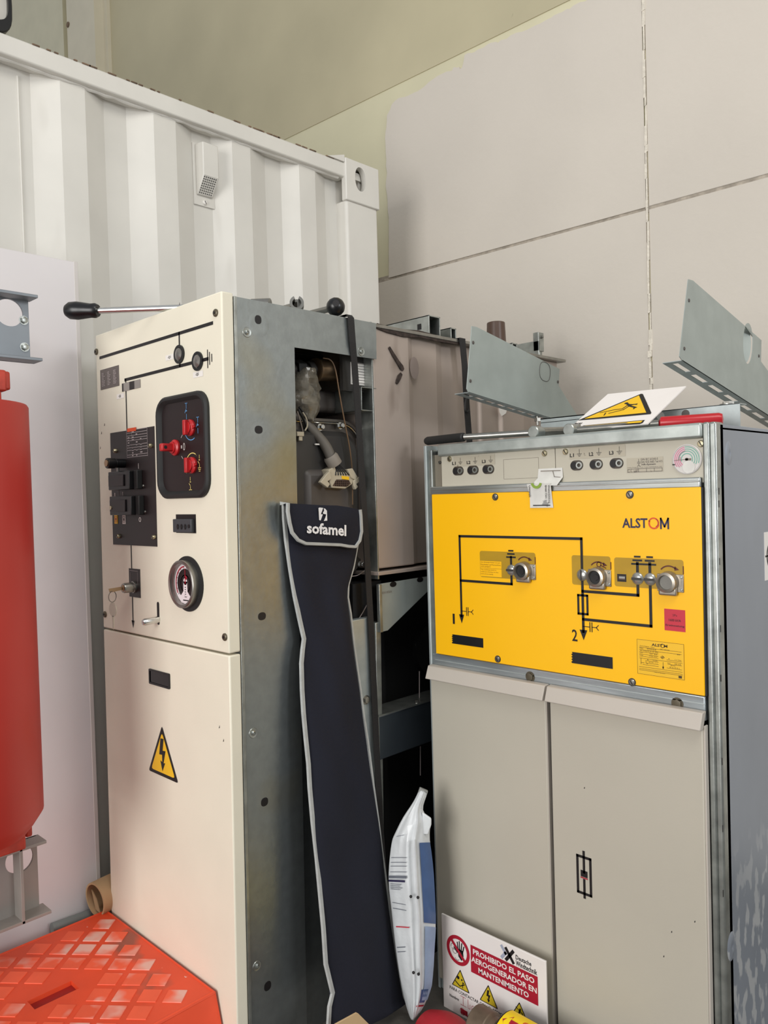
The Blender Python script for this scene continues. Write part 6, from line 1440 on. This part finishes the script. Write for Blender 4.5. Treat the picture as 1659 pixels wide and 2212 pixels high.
for (tp, bl, br, k) in [((590, 848), (508, 985), (676, 1078), 0), ((856, 993), (770, 1130), (944, 1225), 1), ((1152, 1157), (1062, 1285), (1238, 1370), 2)]:
    T, L_, R_ = sgpx(*tp), sgpx(*bl), sgpx(*br); zb2 = (L_[1]+R_[1])/2; hw = (R_[0]-L_[0])/2; cx = (R_[0]+L_[0])/2
    tb2 = tri(B_(.0006), cx, zb2, T[1], hw, .003).put('warning_triangle', black, sg)
    o = tri(B_(.0010), cx, zb2, T[1], hw, .002, .86).put('triangle_field', mat('dull_yellow', (206, 182, 40), .45, var=.05) if 'dull_yellow' not in MATS else MATS['dull_yellow'], sg); o.parent = tb2
    d = B_(.0014); h = T[1]-zb2; cz = zb2+h*.42
    if k == 0:
        d.disc(cx-.14*h, cz+.12*h, .09*h, 12).disc(cx+.10*h, cz+.08*h, .05*h, 10).disc(cx+.20*h, cz-.05*h, .035*h, 8).line([(cx-.32*h, cz-.12*h), (cx-.04*h, cz-.28*h)], .06*h).line([(cx+.02*h, cz-.25*h), (cx+.26*h, cz-.10*h)], .05*h).line([(cx+.16*h, cz-.02*h), (cx+.14*h, cz-.30*h)], .04*h)
    elif k == 1: bolt_sym(d, cx, cz, h*.60)
    else:
        d.disc(cx+.05*h, cz+.20*h, .055*h, 12).line([(cx+.02*h, cz+.12*h), (cx-.03*h, cz-.06*h)], .10*h).line([(cx+.02*h, cz+.10*h), (cx+.20*h, cz+.02*h), (cx+.22*h, cz-.12*h)], .045*h).line([(cx, cz+.12*h), (cx-.22*h, cz+.22*h)], .045*h)
        d.line([(cx-.03*h, cz-.06*h), (cx+.10*h, cz-.14*h), (cx+.06*h, cz-.30*h)], .055*h).line([(cx-.04*h, cz-.06*h), (cx-.20*h, cz-.10*h)], .055*h).poly([(cx-.42*h, cz-.33*h), (cx-.20*h, cz-.33*h), (cx-.24*h, cz-.18*h), (cx-.38*h, cz-.18*h)])
    o = d.put('triangle_symbol', black, sg); o.parent = tb2
# lines of text follow the board; horizontal on the board
a = sgpx(488, 1015); e = sgpx(830, 1190); zz = (a[1]+e[1])/2
B_().text('PARA CONTACTAR CON EL RESPONSABLE', a[0], zz-.0045, a[0]+(e[0]-a[0])*1.75, zz+.0045, .01).put('contact_line', black, sg)
a = sgpx(487, 1078); z3 = sgpx(530, 1108)[1]; B_().text('Nombre:', a[0], z3-.004, sgpx(575, 1120)[0], z3+.004, .02).put('name_line', black, sg)
mk = mat('red_marker', (170, 40, 60), .5); a = sgpx(590, 1125); e = sgpx(700, 1190); 
d = B_()
x_, zq, hh_ = a[0], sgpx(620, 1150)[1], .012
d.line([(x_, zq+hh_), (x_+.018, zq+hh_)], .0012).line([(x_+.009, zq+hh_), (x_+.009, zq-hh_)], .0012).line([(x_, zq-hh_), (x_+.020, zq-hh_)], .0012).line([(x_+.026, zq+hh_), (x_+.026, zq-hh_), (x_+.033, zq-hh_), (x_+.033, zq)], .0012).line([(x_+.038, zq-hh_), (x_+.040, zq), (x_+.046, zq+.002)], .0012).arc(x_+.052, zq-.005, .005, 0, 360, .0012, 10)
zq -= .030; d.arc(x_+.006, zq, .009, 60, 330, .0012, 12).line([(x_+.014, zq-.004), (x_+.010, zq-.002)], .0012).line([(x_+.020, zq+.006), (x_+.022, zq-.008), (x_+.028, zq), (x_+.030, zq-.008), (x_+.036, zq+.004)], .0012)
d.put('handwriting', mk, sg)
B_().rect(sgpx(592, 1230)[0], sgpx(600, 1262)[1], sgpx(655, 1240)[0], sgpx(600, 1215)[1]).put('lower_red_field', crimson, sg)

# ================================================================== FLOOR CLUTTER
a = pZ(1018, 2192, .075); dv = V((1, .10, 0)).normalized()
dv = (pZ(1215, 2270, .075)-a).normalized(); dv.z = 0; dv.normalize()
ex = thing('metal_cylinder', (a.x, a.y, 0), 'dark khaki cylinder with yellow label lying in front of the sign board', 'cylinder')
a = pY(1026, 2213, 1.575); a.z = .076; dv = V((1, -.02, 0)).normalized()
obj('body', G().lathe(a+dv*.07, dv, [(.026, 0), (.044, .008), (.066, .03), (.068, .06), (.068, .34), (.040, .37)], 36), khaki, ex)
obj('neck_cap', G().lathe(a-dv*.0, dv, [(.032, 0), (.046, .004), (.046, .052), (.038, .060), (.036, .075)], 24), mat('worn_brown_cap', (112, 96, 80), .45, .4, var=.15, scale=30), ex, bev=.002)
# wrapped label
up2 = V((0, 0, 1)); sd = dv.cross(up2)
def cylp(u, ang, l=.0008): r_ = .068+l; return a+dv*(.07+u)+up2*math.sin(ang)*r_+sd*math.cos(ang)*r_
def wrap(nm, u0, u1, a0, a1, m, l, n=12):
    g = G(); g.loft([[cylp(u0+(u1-u0)*i/4, math.radians(a0+(a1-a0)*j/n), l) for i in range(5)] for j in range(n+1)], cap=False, closed=False); return obj(nm, g, m, ex)
lb1 = wrap('label_border', .028, .30, -20, 118, black, .0006); lb2 = wrap('yellow_label', .031, .297, -17, 115, mat('bright_label_yellow', (250, 214, 20), .35, var=.02), .0010)
DL = Dec(lambda u, v: cylp(u, math.radians(118-v*130), .0018))
DL.poly([(.036, .34), (.056, .20), (.056, .28), (.078, .28), (.078, .42), (.056, .42), (.056, .50)]).put('red_arrow', crimson, ex)
DL2 = Dec(lambda u, v: cylp(u, math.radians(118-v*130), .0020))
DL2.text('SU', .085, .36, .125, .18, .03).put('label_print', mat('label_orange', (206, 90, 20), .5), ex)
# red pouch / strap and grey bag under it
rdp = pZ(965, 2206, .05)
g = G(); rings = []
for k in range(9):
    t = k/8; c = V((-1.42, 1.54, .0)).lerp(V((-1.27, 1.53, .0)), t); r_ = .028+.018*math.sin(math.pi*t)
    rings.append([c+V((0, r_*1.5*math.cos(q_), max(0, .030+r_*math.sin(q_)*.9))) for q_ in [2*math.pi*i/16 for i in range(16)]])
g.loft(rings)
rp2 = obj('red_bag', g, mat('red_cloth', (178, 34, 44), .6, var=.1, bump=.3), None); rebase(rp2); rp2['_o'] = (0, 0, 0)
tag(rp2, 'folded red bag on the floor between white sack and dark cylinder', 'bag')
# sheet of tan cardboard poking up at the bottom edge
P_ = [pX(x, y, -1.415) for x, y in [(722, 2211), (768, 2186), (772, 2188), (800, 2216), (815, 2300), (700, 2300)]]
g = G().solid([V((p.x, p.y, max(0.001, p.z))) for p in P_], (.004, 0, 0))
cbd = obj('cardboard_piece', g, cardl, None, bev=.001); rebase(cbd); cbd['_o'] = (0, 0, 0); tag(cbd, 'light tan cardboard corner standing before foot of navy pouch', 'cardboard')
